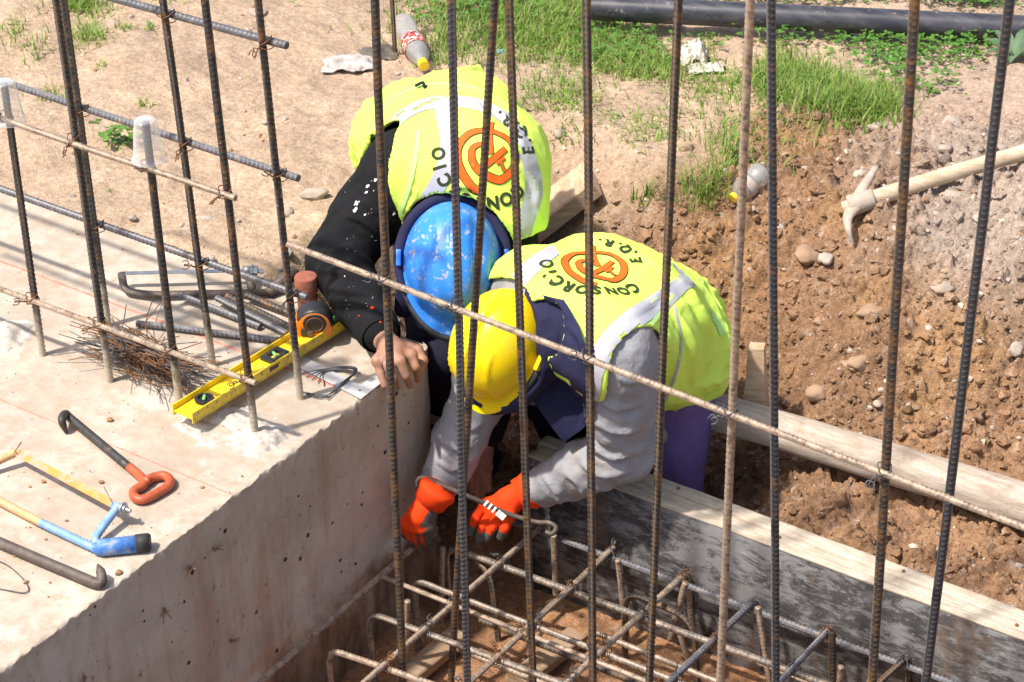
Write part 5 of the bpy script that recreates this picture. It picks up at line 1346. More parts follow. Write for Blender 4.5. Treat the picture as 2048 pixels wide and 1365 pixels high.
def helmet(c, fwd, crown, mat, parent, ridge, sc=1.0):
    z = unit(crown); y = unit(np.asarray(fwd)-z*np.dot(fwd, z)); x = np.cross(y, z); R = np.stack([x, y, z], 1)
    A = np.linspace(0, 2*np.pi, 72, endpoint=False); rows = []
    th = np.linspace(0, 1, 26)
    for f in th:
        ang = f*math.pi/2; r = math.sin(ang)**.92; h = .118*math.cos(ang)**.95 if f < 1 else 0
        px_, py_ = .103*r*np.sin(A), .128*r*np.cos(A)
        k = np.zeros(72)
        if ridge == 'band':
            k = .0075*sstep(.040, .036, np.abs(px_))*sstep(-.115, -.07, py_)*sstep(.126, .09, py_)+.004*sstep(.0075, .0035, np.abs(px_))*sstep(-.10, -.06, py_)
            k = k+.0045*(sstep(.062, .066, np.abs(px_))*sstep(.082, .076, np.abs(px_)))*sstep(-.02, .02, py_)
        else: k = .010*sstep(.012, .006, np.abs(px_))*sstep(-.12, -.06, py_)*sstep(.125, .08, py_)+.004*sstep(.050, .053, np.abs(px_))*sstep(.060, .057, np.abs(px_))*sstep(.0, .03, py_)
        nrm = np.c_[px_/.103**2, py_/.128**2, np.full(72, h/.118**2)]; nrm /= np.linalg.norm(nrm, axis=1)[:, None]
        rows.append(np.c_[px_, py_, np.full(72, h)]+nrm*k[:, None])
    for fl, dz in ((.004, -.006), (.010, -.010), (.0125, -.012), (.0125, -.0145), (.006, -.016)):
        fr = np.clip(np.cos(A), 0, 1)**2.2*.024*min(1, fl/.010); rr = np.c_[(.103+fl)*np.sin(A), (.128+fl+fr)*np.cos(A), np.full(72, dz)-.010*np.clip(np.cos(A), 0, 1)**2]; rows.append(rr)
    V = np.concatenate(rows)*sc; n = 72; m = len(rows)
    F = [(i*n+j, (i+1)*n+j, (i+1)*n+(j+1) % n, i*n+(j+1) % n) for i in range(m-1) for j in range(n)]
    sh = mk('helmet', V @ R.T+c, F, mat, parent)
    # rolled cloth round the rim
    for s in (-1, 1):
        V, F = boxv(s*.117*sc, -.005, -.002, .010, .034, .026, None, .003); mk('helmet_lug', V @ R.T+c, F, mat, sh, sharp=40)
    return R, sh

def hand_geo(wrist, palm, knuckles, fingers, thumb, rf=.0085, h=.0024, palm_r=.019, grow=0.0):
    """wrist, palm centre, 4 knuckles, per finger two more points, thumb chain; one skin"""
    allp = [wrist, palm]+list(knuckles)+[q for f in fingers for q in f]+list(thumb)
    kc = np.mean(knuckles, 0)
    def f(p):
        d = cap(p, wrist, palm, .024+grow, palm_r+.004+grow)
        for k in knuckles: d = smin(d, cap(p, wrist*.35+palm*.65, k, palm_r*.85+grow, rf*1.18+grow), .012)
        d = smin(d, cap(p, knuckles[0], knuckles[-1], rf*1.05+grow, rf*1.05+grow), .010)
        fd = None
        for k, (a, b) in zip(knuckles, fingers):
            e = smin(cap(p, k, a, rf*1.12+grow, rf+grow), cap(p, a, b, rf+grow, rf*.80+grow), .003); fd = e if fd is None else np.minimum(fd, e)
        d = smin(d, fd, .006)
        return smin(d, chain(p, thumb, [rf*1.5+grow]+[rf*1.15+grow]*(len(thumb)-2)+[rf*.9+grow], .006), .010)
    return solid(f, allp, .035+grow, h)

# ============ first worker: black sweater, blue helmet
B = Body(); B.N, B.M, B.H = Z(938, 470, .155), Z(918, 342, .258), Z(884, 276, .172); B.hr = .104; B.SR, B.SL = Z(800, 338, .235), Z(1002, 424, .205); B.hipw = .060; B.arch = .030
ER, WR = Z(675, 520, .085), Z(762, 672, .065); EL, WL = Z(1022, 660, -.05), Z(968, 880, -.26)
HD = Z(905, 524, .165)
KR, KL = Z(888, 700, -.11), Z(1040, 640, -.05); FR, FL_ = KR+np.array([-.06, .16, -.40]), KL+np.array([.02, .18, -.42])
bodyf = torso_field(B, -.02)
crown1 = unit(-FWD*.92-IMD*.16+IMR*.02); fwd1 = unit(IMD+FWD*.1)
def f_body(p):
    d = bodyf(p); d = smin(d, cap(p, B.N, HD, .055, .06), .03)
    Rh = axes(np.cross(fwd1, crown1), crown1); d = smin(d, ell(p, HD, np.stack([np.cross(fwd1, crown1), fwd1, crown1], 1), (.075, .092, .105)), .02)
    for S, E_, W_ in ((B.SR, ER, WR), (B.SL, EL, WL)): d = smin(d, chain(p, [S, E_, W_], [.05, .04, .027], .01), .02)
    for s, K_, F_ in ((1, KR, FR), (-1, KL, FL_)): d = smin(d, chain(p, [B.H+B.u*s*.08, K_, F_], [.075, .05, .035], .02), .02)
    return d
V0, F0 = solid(f_body, [B.N, B.H, B.SR, B.SL, ER, WR, EL, WL, HD, KR, KL, FR, FL_], .15, .011)
hz_ = lambda u, v, z: Z(u, v, z)
kn = [hz_(754, 722, .052), hz_(777, 730, .056), hz_(801, 724, .058), hz_(823, 710, .056)]
fg = [(hz_(762, 748, .030), hz_(769, 772, .010)), (hz_(786, 757, .034), hz_(792, 776, -.012)), (hz_(812, 752, .036), hz_(819, 772, -.014)), (hz_(832, 736, .036), hz_(836, 760, -.006))]
V1, F1 = hand_geo(WR, hz_(788, 703, .062), kn, fg, [hz_(803, 690, .050), hz_(836, 700, .042), hz_(846, 722, .026), hz_(841, 742, .010)])
V2, F2 = hand_geo(WL, hz_(962, 912, -.29), [hz_(944, 935, -.315), hz_(954, 938, -.315), hz_(965, 938, -.315), hz_(975, 933, -.315)],
    [(hz_(942, 960, -.345), hz_(942, 982, -.37)), (hz_(953, 964, -.35), hz_(953, 990, -.38)), (hz_(964, 964, -.35), hz_(964, 990, -.38)), (hz_(976, 958, -.345), hz_(977, 980, -.37))], [hz_(945, 900, -.27), hz_(935, 925, -.30), hz_(932, 950, -.33)], h=.003)
V = np.vstack([V0, V1, V2]); F = np.vstack([F0, F1+len(V0), F2+len(V0)+len(V1)])
p1 = mk('person', V, F, 'skin', label='worker in blue helmet, black sweater and yellow vest leaning on the block', cat='person')
# face on the head: eyes, nose, ears (looking down)
def face(HD_, fwd, crown, body):
    x = np.cross(fwd, crown); R = np.stack([x, fwd, crown], 1); m = MB()
    V, F = rock_geo((0, 0, 0), .011, .016, .020, 0, 1, 2, .05); m.add(V @ R.T+HD_+R @ np.array([0, .094, -.018]), F)
    for s in (-1, 1):
        V, F = rock_geo((0, 0, 0), .006, .014, .026, 0, 2, 2, .05); m.add(V @ R.T+HD_+R @ np.array([s*.078, -.005, -.012]), F)
    m.add(*tube([HD_+R @ np.array([a, .088-abs(a)*.3, -.052]) for a in (-.022, 0, .022)], [.003, .005, .003], 8)); m.mk('face', 'skin', body)
    for s in (-1, 1):
        V, F = rock_geo((0, 0, 0), .011, .006, .006, 0, 3, 2, .02); mk('eye', V @ R.T+HD_+R @ np.array([s*.031, .082, .004]), F, 'goggle_white', body)
face(HD, fwd1, crown1, p1)
tor = torso_field(B, -.010)
def f_sw(p):
    d = tor(p)
    d = smin(d, chain(p, [B.SR, B.SR*.5+ER*.5, ER, ER*.45+WR*.55, WR*.94+ER*.06], [.078, .074, .064, .056, .041], .02), .03)
    d = smin(d, chain(p, [B.SL, EL, WL*.9+EL*.1], [.075, .058, .040], .02), .03)
    return d
def w_sw(V, N):
    a = np.minimum(np.linalg.norm(V-ER, axis=1), np.linalg.norm(V-(ER*.5+WR*.5), axis=1)); k = np.exp(-(a/.09)**2)
    t = (V-ER) @ unit(WR-ER); return .0035*fbm(V*24, 3, 5)+k*.0075*(np.sin(t*150+3*fbm(V*16, 2, 8)))*np.clip(.4+fbm(V*14, 2, 9), 0, 1)+folds(V, N, [([(640, 500), (690, 505), (745, 530)], 8, .006), ([(635, 540), (690, 548), (750, 560)], 8, .007), ([(645, 575), (700, 585), (755, 590)], 8, .006), ([(660, 610), (710, 612), (760, 625)], 7, .005), ([(690, 430), (735, 450), (775, 490)], 8, .005), ([(800, 290), (780, 350), (775, 420)], 9, .005), ([(720, 400), (760, 430), (780, 470)], 8, .004)])
V, F = solid(f_sw, [B.N, B.H, B.SR, B.SL, ER, WR, EL, WL], .13, .0062, w_sw)
sw = mk('sweater', V, F, 'sweater_black', p1); tsw = bvh(V, F)
# ribbed cuff
cd = unit(WR-ER); m = MB(); pts = [WR-cd*.055, WR-cd*.03, WR-cd*.01, WR+cd*.002]; a = np.linspace(0, 2*np.pi, 64, endpoint=False)
T, N_, B_ = frames(np.array(pts)); V = []
for i, (q, r) in enumerate(zip(pts, (.046, .046, .044, .040))): V += [q+(r+(.0013 if j % 2 else 0))*(math.cos(x)*N_[i]+math.sin(x)*B_[i]) for j, x in enumerate(a)]
mk('cuff', V, [(i*64+j, i*64+(j+1) % 64, (i+1)*64+(j+1) % 64, (i+1)*64+j) for i in range(3) for j in range(64)], 'sweater_black', sw)
def spots(tree, rows, name, mat, parent, seed):
    r = np.random.default_rng(seed); m = MB()
    for (u, v, s) in rows:
        h = hitpx(tree, u, v)
        if h[0] is None: continue
        c = np.array(h[0]); n = np.array(h[1]); n = n if np.dot(n, FWD) < 0 else -n; e1 = unit(np.cross(n, (0.3, .5, .8))); e2 = np.cross(n, e1); V = [c+n*.002]
        for a in np.linspace(0, 2*np.pi, 10, endpoint=False):
            rr = s*.001*r.uniform(.45, 1.25); V.append(c+n*.0012+e1*rr*math.cos(a)*.7+e2*rr*math.sin(a))
        m.add(V, [(0, 1+k, 1+(k+1) % 10) for k in range(10)])
    return m.mk(name, mat, parent, kind='stuff')
rd = random.Random(4); rows = [(713, 407, 7), (735, 373, 5), (733, 385, 4), (711, 420, 6), (752, 360, 5), (788, 428, 4), (690, 553, 3), (730, 430, 3)]
rows += [(rd.gauss(735, 40), rd.gauss(400, 60), rd.uniform(.8, 2.2)) for _ in range(22)]+[(rd.gauss(715, 30), rd.gauss(600, 50), rd.uniform(.5, 1.2)) for _ in range(26)]
spots(tsw, rows, 'paint_splashes', 'print_white', sw, 2)
spots(tsw, [(722, 630, 7)], 'sleeve_hole', 'glove_orange', sw, 3); spots(tsw, [(744, 617, 5)], 'sleeve_hole', 'glove_orange', sw, 4); spots(tsw, [(761, 645, 3)], 'sleeve_hole', 'glove_orange', sw, 5)
# trousers
def f_tr(p):
    d = cap(p, B.H+B.u*.06-B.n*.02, B.H-B.u*.06-B.n*.02, .092, .092)
    for s, K_, F_ in ((1, KR, FR), (-1, KL, FL_)): d = smin(d, chain(p, [B.H+B.u*s*.065-B.n*.02, K_, K_*.5+F_*.5, F_], [.088, .072, .07, .062], .03), .03)
    return d
V, F = solid(f_tr, [B.H, KR, KL, FR, FL_], .16, .009, wrinkle(7, .006, (18, 18, 9)))
tr_ = mk('trousers', V, F, 'trousers_navy', p1)
for s, K_, F_ in ((1, KR, FR), (-1, KL, FL_)):
    q = K_*.62+F_*.38; d_ = unit(F_-K_); m = MB(); m.add(*tube([q-d_*.02, q, q+d_*.025], .0775, 30, caps=False)); m.mk('reflective_band', 'reflective', tr_)
    V, F = rock_geo(F_+np.array([.0, -.05, .01]), .048, .13, .05, .1, 3, 2, .06); mk('boot', V, F, 'black_rubber', p1)
# vest
vt = torso_field(B, .017)
vN, vH = B.vl, B.H-B.vl*.10
arm_dirR = unit(ER-B.SR); arm_dirL = unit(EL-B.SL)
def f_vest(p):
    o = vt(p); o = smin(o, cap(p, B.H-B.vl*.02+B.u*.085, B.H-B.vl*.14+B.u*.095, .108, .108), .05); o = smin(o, cap(p, B.H-B.vl*.02-B.u*.070, B.H-B.vl*.14-B.u*.075, .106, .106), .05)
    o = smin(o, cap(p, B.H+B.u*.06-B.n*.05, B.M+B.u*.10-B.n*.06, .11, .075), .05)
    d = np.maximum(o, -(o+.009))
    d = smax(d, -((p-vH) @ vN), .006)                         # hem
    d = smax(d, -cap(p, B.SR+unit(B.SR-B.SL)*.022-FWD*.055, B.SR+arm_dirR*.32-FWD*.03, .090, .125), .008)
    d = smax(d, -cap(p, B.SL-unit(B.SR-B.SL)*.02+arm_dirL*.06, B.SL+arm_dirL*.30, .074, .10), .008)
    d = smax(d, -ell(p, HD-crown1*.02, np.stack([np.cross(fwd1, crown1), fwd1, crown1], 1), (.122, .148, .16)), .006)
    d = smax(d, -cap(p, B.N+B.v*.035+B.n*.03, B.N+B.v*.20, .072, .12), .008)
    return d
def w_vest(V, N):
    low = sstep(.16, .02, (V-vH) @ vN); return (.0022+.008*low)*fbm(V*np.array([17, 17, 22]), 3, 31)+(.002+.010*low)*np.clip(1-np.abs(fbm(V*11, 2, 33))*4, -.2, 1)+(.0012+.004*low)*np.clip(1-np.abs(fbm(V*26, 2, 35))*4.5, -.2, 1)+folds(V, N, [([(765, 215), (815, 178), (880, 168), (960, 178), (1030, 225)], 7, .006), ([(735, 290), (745, 240), (790, 195)], 7, .007), ([(725, 340), (735, 290), (742, 250)], 6, .006), ([(800, 240), (850, 195), (900, 188)], 6, .004), ([(905, 160), (960, 190), (1030, 260), (1050, 300)], 6, .005), ([(900, 380), (930, 372), (970, 388)], 7, .004), ([(845, 330), (835, 380), (808, 440)], 6, .004), ([(1040, 330), (1068, 370), (1075, 430)], 7, .005), ([(760, 260), (775, 300), (770, 340)], 6, .005)])
V, F = solid(f_vest, [B.N, B.H, B.SR, B.SL, vH], .19, .0047, w_vest)
vest = mk('safety_vest', V, F, 'vest_lime', p1); tv = bvh(V, F)
px_ribbon(tv, [(770, 285), (795, 243), (835, 216), (885, 205), (940, 207), (990, 224), (1030, 258), (1056, 305), (1066, 340)], 23, 'reflective_stripe', 'reflective', vest)
px_ribbon(tv, [(884, 215), (897, 270), (897, 315), (880, 362), (850, 410), (838, 440)], [30, 34, 36, 36, 32, 30], 'reflective_stripe', 'reflective', vest)
px_ribbon(tv, [(1050, 305), (1064, 345), (1066, 390), (1052, 440), (1040, 500)], [26, 32, 36, 34, 30], 'reflective_stripe', 'reflective', vest)
px_ribbon(tv, [(838, 262), (834, 300), (822, 360), (806, 410), (786, 466)], 9, 'armhole_trim', 'vest_trim', vest, .0022, 2)
# drawstring knot and hem seam of the vest
kp = np.array(hitpx(tv, 846, 172)[0]); m = MB(); m.add(*tube(spline([kp-IMR*.016, kp-FWD*.010-IMD*.006, kp+IMR*.004-FWD*.012+IMD*.004, kp+IMR*.018-FWD*.004-IMD*.002], 6), .0035, 8)); m.mk('drawstring_knot', 'trousers_navy', vest)
px_ribbon(tv, [(760, 225), (800, 190), (850, 172), (910, 170), (970, 185), (1020, 222)], 3, 'seam', 'vest_trim', vest, .0012, 1)
dec = Decal(tv, (972, 312), (-26, -12), (-8, 30)); emblem(dec, vest, .066)
# navy cloth under the helmet and the helmet itself
RH, hm = helmet(HD+crown1*.012, fwd1, crown1, 'helmet_blue', p1, 'band', .93)
def f_hood(p):
    d = ell(p, HD-crown1*.015, np.stack([np.cross(fwd1, crown1), fwd1, crown1], 1), (.108, .128, .085))
    d = smin(d, cap(p, HD-crown1*.06-fwd1*.03, B.N-B.v*.01, .095, .085), .03); d = np.maximum(d, (p-HD) @ crown1+.004)
    return smin(d, cap(p, HD-crown1*.07+RH[:, 0]*.08, HD-crown1*.12+RH[:, 0]*.10+IMD*.07, .03, .02), .03)
V, F = solid(f_hood, [HD, B.N], .19, .006, wrinkle(13, .004)); mk('neck_cloth', V, F, 'cloth_navy', p1)
# cloth piping round the rim, proud of the shell behind and at the sides
A = np.linspace(math.radians(62), math.radians(298), 60); P = [HD+crown1*.006+RH @ np.array([.109*math.sin(x), .133*math.cos(x), -.004]) for x in A]
MB().add(*tube(P, np.interp(np.linspace(0, 1, 60), [0, .15, .85, 1], [.006, .0115, .0125, .006]), 10)).mk('rim_cloth', 'cloth_navy', hm)
A = np.linspace(math.radians(-75), math.radians(75), 30); P = [HD+crown1*.002+RH @ np.array([.109*math.sin(x), (.133+.022*max(0, math.cos(x))**2)*math.cos(x), -.014]) for x in A]
MB().add(*tube(P, .0075, 8)).mk('brim_edge', 'black_plastic', hm)

# ============ second worker: grey shirt, yellow helmet, orange gloves
B2_ = Body(); B = B2_; B.N, B.H = Z(1135, 652, .115), Z(1294, 654, -.03); B.hr = .100; B.SR, B.SL = Z(1062, 585, .135), Z(1238, 705, .115); B.hipw = .060; B.arch = .030
EL, WL = Z(1247, 900, -.135), Z(1078, 978, -.285); ER, WR = Z(972, 765, -.075), Z(884, 968, -.27); HD = Z(1006, 690, .072)
_hp = Z(1352, 668, -.075); HL, HR = _hp+np.array([.045, -.05, -.02]), _hp+np.array([-.06, .06, -.02])
crown2 = unit(-FWD*.80-IMR*.50-IMD*.12); fwd2 = unit(-IMR*.42+IMD*.80)
tor0 = torso_field(B, -.02, .03)
KL, KR = HL+np.array([-.02, -.015, -.36]), HR+np.array([-.03, .0, -.34]); FL_, FR = KL+np.array([.02, .09, -.36]), KR+np.array([.0, .10, -.36])
def f_body2(p):
    d = tor0(p); d = smin(d, cap(p, B.N, HD, .055, .06), .03); d = smin(d, ell(p, HD, np.stack([np.cross(fwd2, crown2), unit(fwd2-crown2*np.dot(fwd2, crown2)), crown2], 1), (.075, .092, .105)), .02)
    for S, E_, W_ in ((B.SR, ER, WR), (B.SL, EL, WL)): d = smin(d, chain(p, [S, E_, W_], [.05, .04, .027], .01), .02)
    for h_, K_, F_ in ((HL, KL, FL_), (HR, KR, FR)): d = smin(d, chain(p, [h_, K_, F_], [.075, .05, .035], .02), .02)
    return d
V, F = solid(f_body2, [B.N, B.H, B.SR, B.SL, ER, WR, EL, WL, HD, KR, KL, FR, FL_], .15, .011)
p2 = mk('person', V, F, 'skin', label='worker in yellow helmet, grey shirt and orange gloves reaching into the pit', cat='person')
face(HD, unit(fwd2-crown2*np.dot(fwd2, crown2)), crown2, p2)
tor = torso_field(B, -.010, .03)
def f_sh(p):
    d = tor(p); d = smin(d, chain(p, [B.SL, B.SL*.5+EL*.5, EL, EL*.5+WL*.5, WL*.95+EL*.05], [.080, .070, .062, .050, .041], .02), .03)
    return smin(d, chain(p, [B.SR, ER, ER*.45+WR*.55, WR*.96+ER*.04], [.075, .060, .052, .042], .02), .03)
def w_sh(V, N):
    k = np.exp(-(np.linalg.norm(V-EL, axis=1)/.11)**2)+.6*np.exp(-(np.linalg.norm(V-(WR*.7+ER*.3), axis=1)/.10)**2)
    t = (V-EL) @ unit(np.array([.3, .2, 1])); return .006*fbm(V*22, 3, 15)+.005*np.clip(1-np.abs(fbm(V*np.array([14,14,9]), 2, 16))*3.2, -.2, 1)+k*.008*np.sin(t*120+4*fbm(V*12, 2, 18))*np.clip(.5+fbm(V*13, 2, 19), 0, 1)+folds(V, N, [([(1190, 790), (1235, 815), (1285, 810)], 8, .006), ([(1185, 840), (1235, 862), (1285, 855)], 8, .007), ([(1180, 885), (1225, 915), (1275, 905)], 8, .008), ([(1160, 925), (1205, 950), (1260, 945)], 8, .007), ([(1135, 945), (1160, 975), (1175, 1005)], 7, .006), ([(1095, 955), (1115, 985), (1120, 1005)], 7, .006), ([(880, 880), (915, 900), (945, 895)], 7, .006), ([(870, 920), (900, 940), (930, 930)], 7, .006), ([(900, 840), (935, 860), (965, 850)], 7, .005), ([(1210, 720), (1250, 760), (1290, 760)], 8, .005)])
V, F = solid(f_sh, [B.N, B.H, B.SR, B.SL, ER, WR, EL, WL], .13, .0062, w_sh); shirt = mk('shirt', V, F, 'shirt_grey', p2); tsh = bvh(V, F)
def f_tr2(p):
    d = cap(p, HL, HR, .085, .085)
    for h_, K_, F_ in ((HL, KL, FL_), (HR, KR, FR)): d = smin(d, chain(p, [h_, K_, F_], [.080, .066, .062], .03), .03)
    return d
V, F = solid(f_tr2, [HL, HR, KL, KR, FL_, FR], .15, .009, wrinkle(27, .007, (20, 20, 7))); mk('trousers', V, F, 'trousers_purple', p2)
for F_ in (FL_, FR):
    V, F = rock_geo(F_+np.array([.0, -.05, .01]), .048, .13, .05, .1, 3, 2, .06); mk('boot', V, F, 'black_rubber', p2)
vt2 = torso_field(B, .018, .03); vN2 = B.vl; vH2 = B.H-B.vl*.085+np.array([0, 0, -.035]); armL, armR = unit(EL-B.SL), unit(ER-B.SR)
dn = np.array([0, 0, -1.0])
def f_vest2(p):
    o = vt2(p); o = smin(o, cap(p, B.H+dn*.03, B.H-B.vl*.06+dn*.05, .112, .108), .05)
    o = smin(o, cap(p, B.H-B.u*.07+dn*.03, B.N*.55+B.H*.45-B.u*.08+dn*.05, .105, .085), .05)
    d = np.maximum(o, -(o+.009)); d = smax(d, -((p-vH2) @ unit(vN2*.55+zup*.62)), .006)
    d = smax(d, -cap(p, B.SL+IMR*.050+IMD*.030-FWD*.055, B.SL+IMR*.035+armL*.32-FWD*.03, .078, .105), .008)
    d = smax(d, -cap(p, B.SR+B.u*.02, B.SR+armR*.30, .074, .10), .008)
    d = smax(d, -ell(p, HD-crown2*.02, np.stack([np.cross(fwd2, crown2), unit(fwd2-crown2*np.dot(fwd2, crown2)), crown2], 1), (.122, .150, .12)), .006)
    return smax(d, -cap(p, B.N+B.v*.085+B.n*.01, B.N+B.v*.20, .055, .09), .008)
def w_vest2(V, N):
    low = sstep(.20, .02, (V-vH2) @ vN2); return (.002+.008*low)*fbm(V*np.array([17, 17, 22]), 3, 61)+(.0015+.013*low)*np.clip(1-np.abs(fbm(V*10, 2, 63))*4, -.2, 1)+(.001+.005*low)*np.clip(1-np.abs(fbm(V*24, 2, 65))*4.5, -.2, 1)+folds(V, N, [([(1330, 545), (1390, 600), (1425, 680)], 8, .007), ([(1350, 620), (1385, 690), (1385, 765)], 9, .009), ([(1330, 650), (1350, 720), (1335, 800)], 8, .008), ([(1400, 620), (1420, 680), (1415, 740)], 7, .007), ([(1300, 700), (1310, 760), (1285, 815)], 8, .007), ([(1370, 560), (1410, 590), (1440, 650)], 6, .005), ([(1120, 640), (1160, 680), (1175, 740)], 8, .006), ([(1130, 610), (1180, 640), (1200, 690)], 7, .004), ([(1060, 540), (1090, 545), (1110, 570)], 7, .004), ([(1250, 640), (1300, 610), (1340, 560)], 7, .003), ([(1230, 500), (1280, 510), (1330, 545)], 7, .003)])
V, F = solid(f_vest2, [B.N, B.H, B.SR, B.SL, vH2], .19, .0047, w_vest2)
vest2 = mk('safety_vest', V, F, 'vest_lime', p2); tv2 = bvh(V, F)
px_ribbon(tv2, [(1255, 490), (1300, 492), (1345, 515), (1375, 552), (1385, 575)], [16, 20, 24, 26, 26], 'reflective_stripe', 'reflective', vest2)
px_ribbon(tv2, [(1372, 560), (1320, 605), (1265, 640), (1215, 690), (1188, 745), (1182, 800)], [30, 40, 42, 42, 38, 34], 'reflective_stripe', 'reflective', vest2)
px_ribbon(tv2, [(1112, 500), (1075, 525), (1040, 560), (1020, 590)], [24, 30, 34, 34], 'reflective_stripe', 'reflective', vest2)
px_ribbon(tv2, [(1360, 632), (1400, 618), (1432, 640), (1446, 670)], 15, 'side_band', 'vest_trim', vest2, .002, 3)
px_ribbon(tv2, [(1345, 590), (1310, 640), (1260, 690), (1215, 735), (1200, 780)], 8, 'armhole_trim', 'vest_trim', vest2, .0022, 2)
px_ribbon(tv2, [(1348, 612), (1362, 680), (1352, 745), (1330, 800)], 5, 'zip', 'reflective', vest2, .0016, 1)
dec = Decal(tv2, (1187, 536), (-36, -10), (-16, 22)); emblem(dec, vest2, .066)
RH2, hm2 = helmet(HD+crown2*.012, fwd2, crown2, 'helmet_yellow', p2, 'ridge', .89)
A = np.linspace(math.radians(55), math.radians(305), 60); P = [HD+crown2*.006+RH2 @ np.array([.101*math.sin(x), .124*math.cos(x), -.004]) for x in A]
MB().add(*tube(P, np.interp(np.linspace(0, 1, 60), [0, .15, .85, 1], [.005, .009, .009, .005]), 10)).mk('rim_cloth', 'black_rubber', hm2)
def f_hood2(p):
    y2 = unit(fwd2-crown2*np.dot(fwd2, crown2))
    d = ell(p, HD-crown2*.02, np.stack([np.cross(fwd2, crown2), y2, crown2], 1), (.116, .138, .075)); d = smin(d, cap(p, HD-crown2*.015, B.N, .090, .082), .03)
    lim = .055*sstep(.05, .11, (p-HD) @ unit(B.N-HD)); return np.maximum(d, (p-HD) @ crown2+.002-lim)
V, F = solid(f_hood2, [HD, B.N], .18, .006, wrinkle(43, .005)); hood = mk('neck_cloth', V, F, 'cloth_navy', p2)
# hanging flap of that cloth
e1 = [D(1085, 590, 5.36), D(1108, 640, 5.33), D(1104, 700, 5.33), D(1080, 760, 5.35), D(1062, 795, 5.37)]
e2 = [D(1128, 600, 5.34), D(1160, 660, 5.32), D(1185, 745, 5.34), D(1182, 835, 5.38), D(1128, 886, 5.40)]
mids = [(a+b)/2+np.array([.3, -.7, .4])*.018*(-1)**k for k, (a, b) in enumerate(zip(e1, e2))]
n1 = 26; rows = []
E1, E2, EM = [spline(x, 8) for x in (e1, e2, mids)]
for a, mm_, b in zip(E1, EM, E2): rows.append([(1-s)**2*a+2*s*(1-s)*mm_+s*s*b for s in np.linspace(0, 1, n1)])
G = np.array(rows)
for i in range(G.shape[0]):
    for j in range(G.shape[1]):
        rel = CM @ (G[i, j]-CAMP); uu, vv = 1024+FPX*rel[0]/rel[2], 682.5+FPX*rel[1]/rel[2]
        for tr_2 in (tv2, tsh):
            h_ = hitpx(tr_2, uu, vv)
            if h_[0] is not None:
                dp = (CM @ (np.array(h_[0])-CAMP))[2]-.016
                if dp < rel[2]: rel = rel*dp/rel[2]; G[i, j] = CAMP+CM.T @ rel
G = G.copy(); s1, s2 = G.shape[:2]; G = G+(-FWD)*(.006*fbm(G*22, 3, 5)+.010*np.sin(np.linspace(0, 9, s1))[:, None]*np.linspace(0, 1, s2)[None])[..., None]
Fg = np.array([(i*s2+j, (i+1)*s2+j, (i+1)*s2+j+1, i*s2+j+1) for i in range(s1-1) for j in range(s2-1)]); W = G.reshape(-1, 3)
mk('neck_flap', np.vstack([W, W+FWD*.003]), np.vstack([Fg, Fg[:, ::-1]+len(W)]), 'cloth_navy', p2)
# goggles strap at the brow
A = np.linspace(math.radians(-20), math.radians(95), 24); y2 = RH2[:, 1]
P = [HD+RH2 @ np.array([-.105*math.sin(x), .137*math.cos(x)*(.86+.14*math.cos(x)), -.028]) for x in A]
st = MB().add(*tube(P, .010, 10, flat=.5)).mk('goggle_strap', 'goggle_strap', p2)
P = [q+crown2*.006-FWD*.004 for q in P]; MB().add(*tube(P, .0015, 6)).mk('piping', 'print_orange', st)
c = D(955, 778, 5.36); V, F = boxv(0, 0, 0, .030, .016, .022, np.stack([IMR, IMD, FWD], 1), .005); mk('goggle_buckle', V+c, F, 'goggle_white', p2, sharp=40)
# gloves
def glove(wrist, palm, kn, fg, th, name='glove', coat=None, h=.0026):
    V, F = hand_geo(wrist, palm, kn, fg, th, rf=.0092, h=h, palm_r=.021, grow=.0012)
    fc = V[F].mean(1); tips = np.array([b for a, b in fg]+[th[-1]]); mids_ = np.array([a for a, b in fg])
    dt = np.min(np.linalg.norm(fc[:, None]-tips[None], axis=2), 1); N = vnormals(V, F)[F[:, 0]]
    side = N @ coat if coat is not None else 0*dt
    mi = ((dt < .020) | (side > .35)).astype(int)
    g = mk(name, V, F, ['glove_orange', 'glove_grey'], p2, mi=mi)
    d_ = unit(palm-wrist); m = MB(); a_ = wrist-d_*.022
    m.add(*tube([a_, a_+d_*.006, a_+d_*.014, a_+d_*.02, a_+d_*.04], [.036, .0405, .0405, .037, .034], 24)); m.mk('glove_cuff', 'glove_orange', g); return g
zz_ = Z
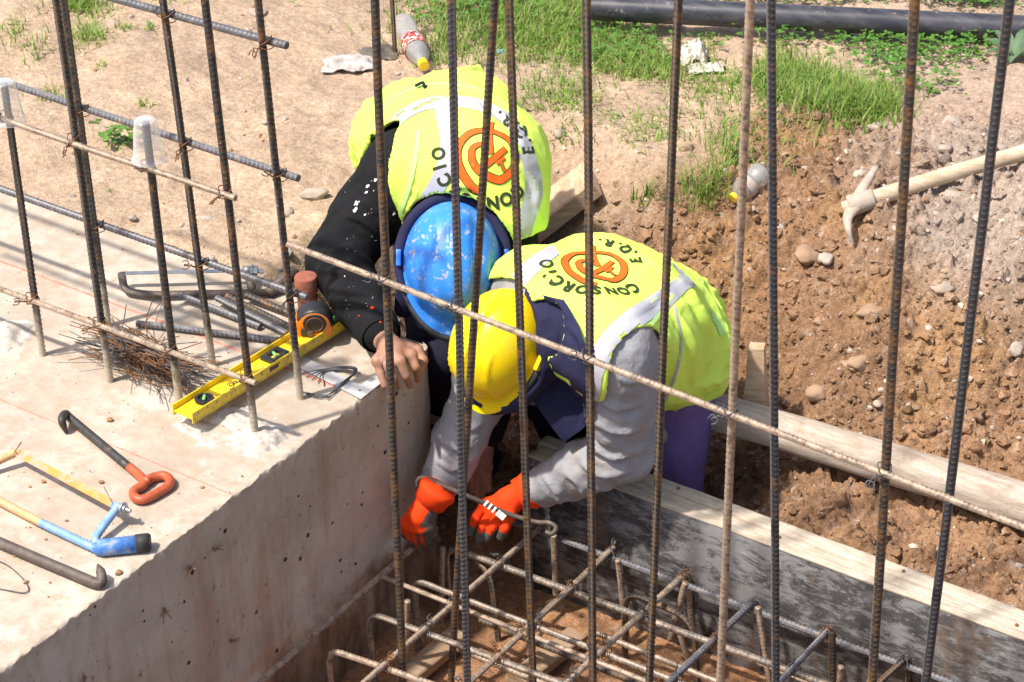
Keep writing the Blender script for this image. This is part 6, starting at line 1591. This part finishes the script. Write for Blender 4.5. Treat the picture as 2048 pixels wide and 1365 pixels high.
glove(zz_(868, 992, -0.250), zz_(842, 1030, -0.290), [zz_(822, 1050, -0.318), zz_(834, 1056, -0.320), zz_(847, 1057, -0.318), zz_(858, 1052, -0.312)],
      [(zz_(822, 1072, -0.355), zz_(826, 1088, -0.385)), (zz_(836, 1080, -0.362), zz_(844, 1098, -0.395)), (zz_(850, 1078, -0.355), zz_(858, 1092, -0.390)), (zz_(864, 1066, -0.342), zz_(874, 1078, -0.375))],
      [zz_(830, 1028, -0.288), zz_(811, 1046, -0.318), zz_(809, 1068, -0.358)], coat=unit(IMR*.8+IMD*.6))
glove(zz_(1050, 985, -.290), zz_(1015, 1000, -.300), [zz_(972, 1008, -.318), zz_(984, 1022, -.320), zz_(1000, 1030, -.322), zz_(1018, 1032, -.322)],
      [(zz_(951, 1038, -.345), zz_(941, 1066, -.375)), (zz_(967, 1052, -.350), zz_(958, 1078, -.380)), (zz_(985, 1056, -.350), zz_(974, 1078, -.378)), (zz_(1010, 1056, -.345), zz_(1001, 1074, -.368))],
      [zz_(1030, 1010, -.315), zz_(1010, 1040, -.345), zz_(995, 1055, -.36)], coat=unit(FWD*.9+IMD*.5))
tc = MB(); gl = zz_(1000, 1015, -.27)
for k in range(5):
    p_ = D(972+k*8, 1007+k*6.4, 5.462); V, F = boxv(*p_, .0045 if k < 4 else .013, .013, .002, np.stack([unit(IMR*.78+IMD*.62), unit(-IMR*.62+IMD*.78), FWD], 1)); tc.add(V, F)
tc.mk('glove_print', 'print_white', p2, smooth=False, kind='stuff')
# hooked tying tool in his hand
P = [zz_(833, 976, -.235), zz_(834, 962, -.225), zz_(846, 956, -.222), zz_(866, 962, -.226), zz_(905, 980, -.240), zz_(960, 1003, -.268), zz_(1010, 1026, -.300), zz_(1070, 1044, -.315), zz_(1098, 1046, -.31), zz_(1112, 1056, -.315), zz_(1104, 1068, -.325), zz_(1092, 1064, -.325)]
q = spline(P, 8); mk('tying_hook', *tube(q, .0052, 10), 'steel_brown', label='bent steel tying hook held in the orange glove', cat='hook tool')
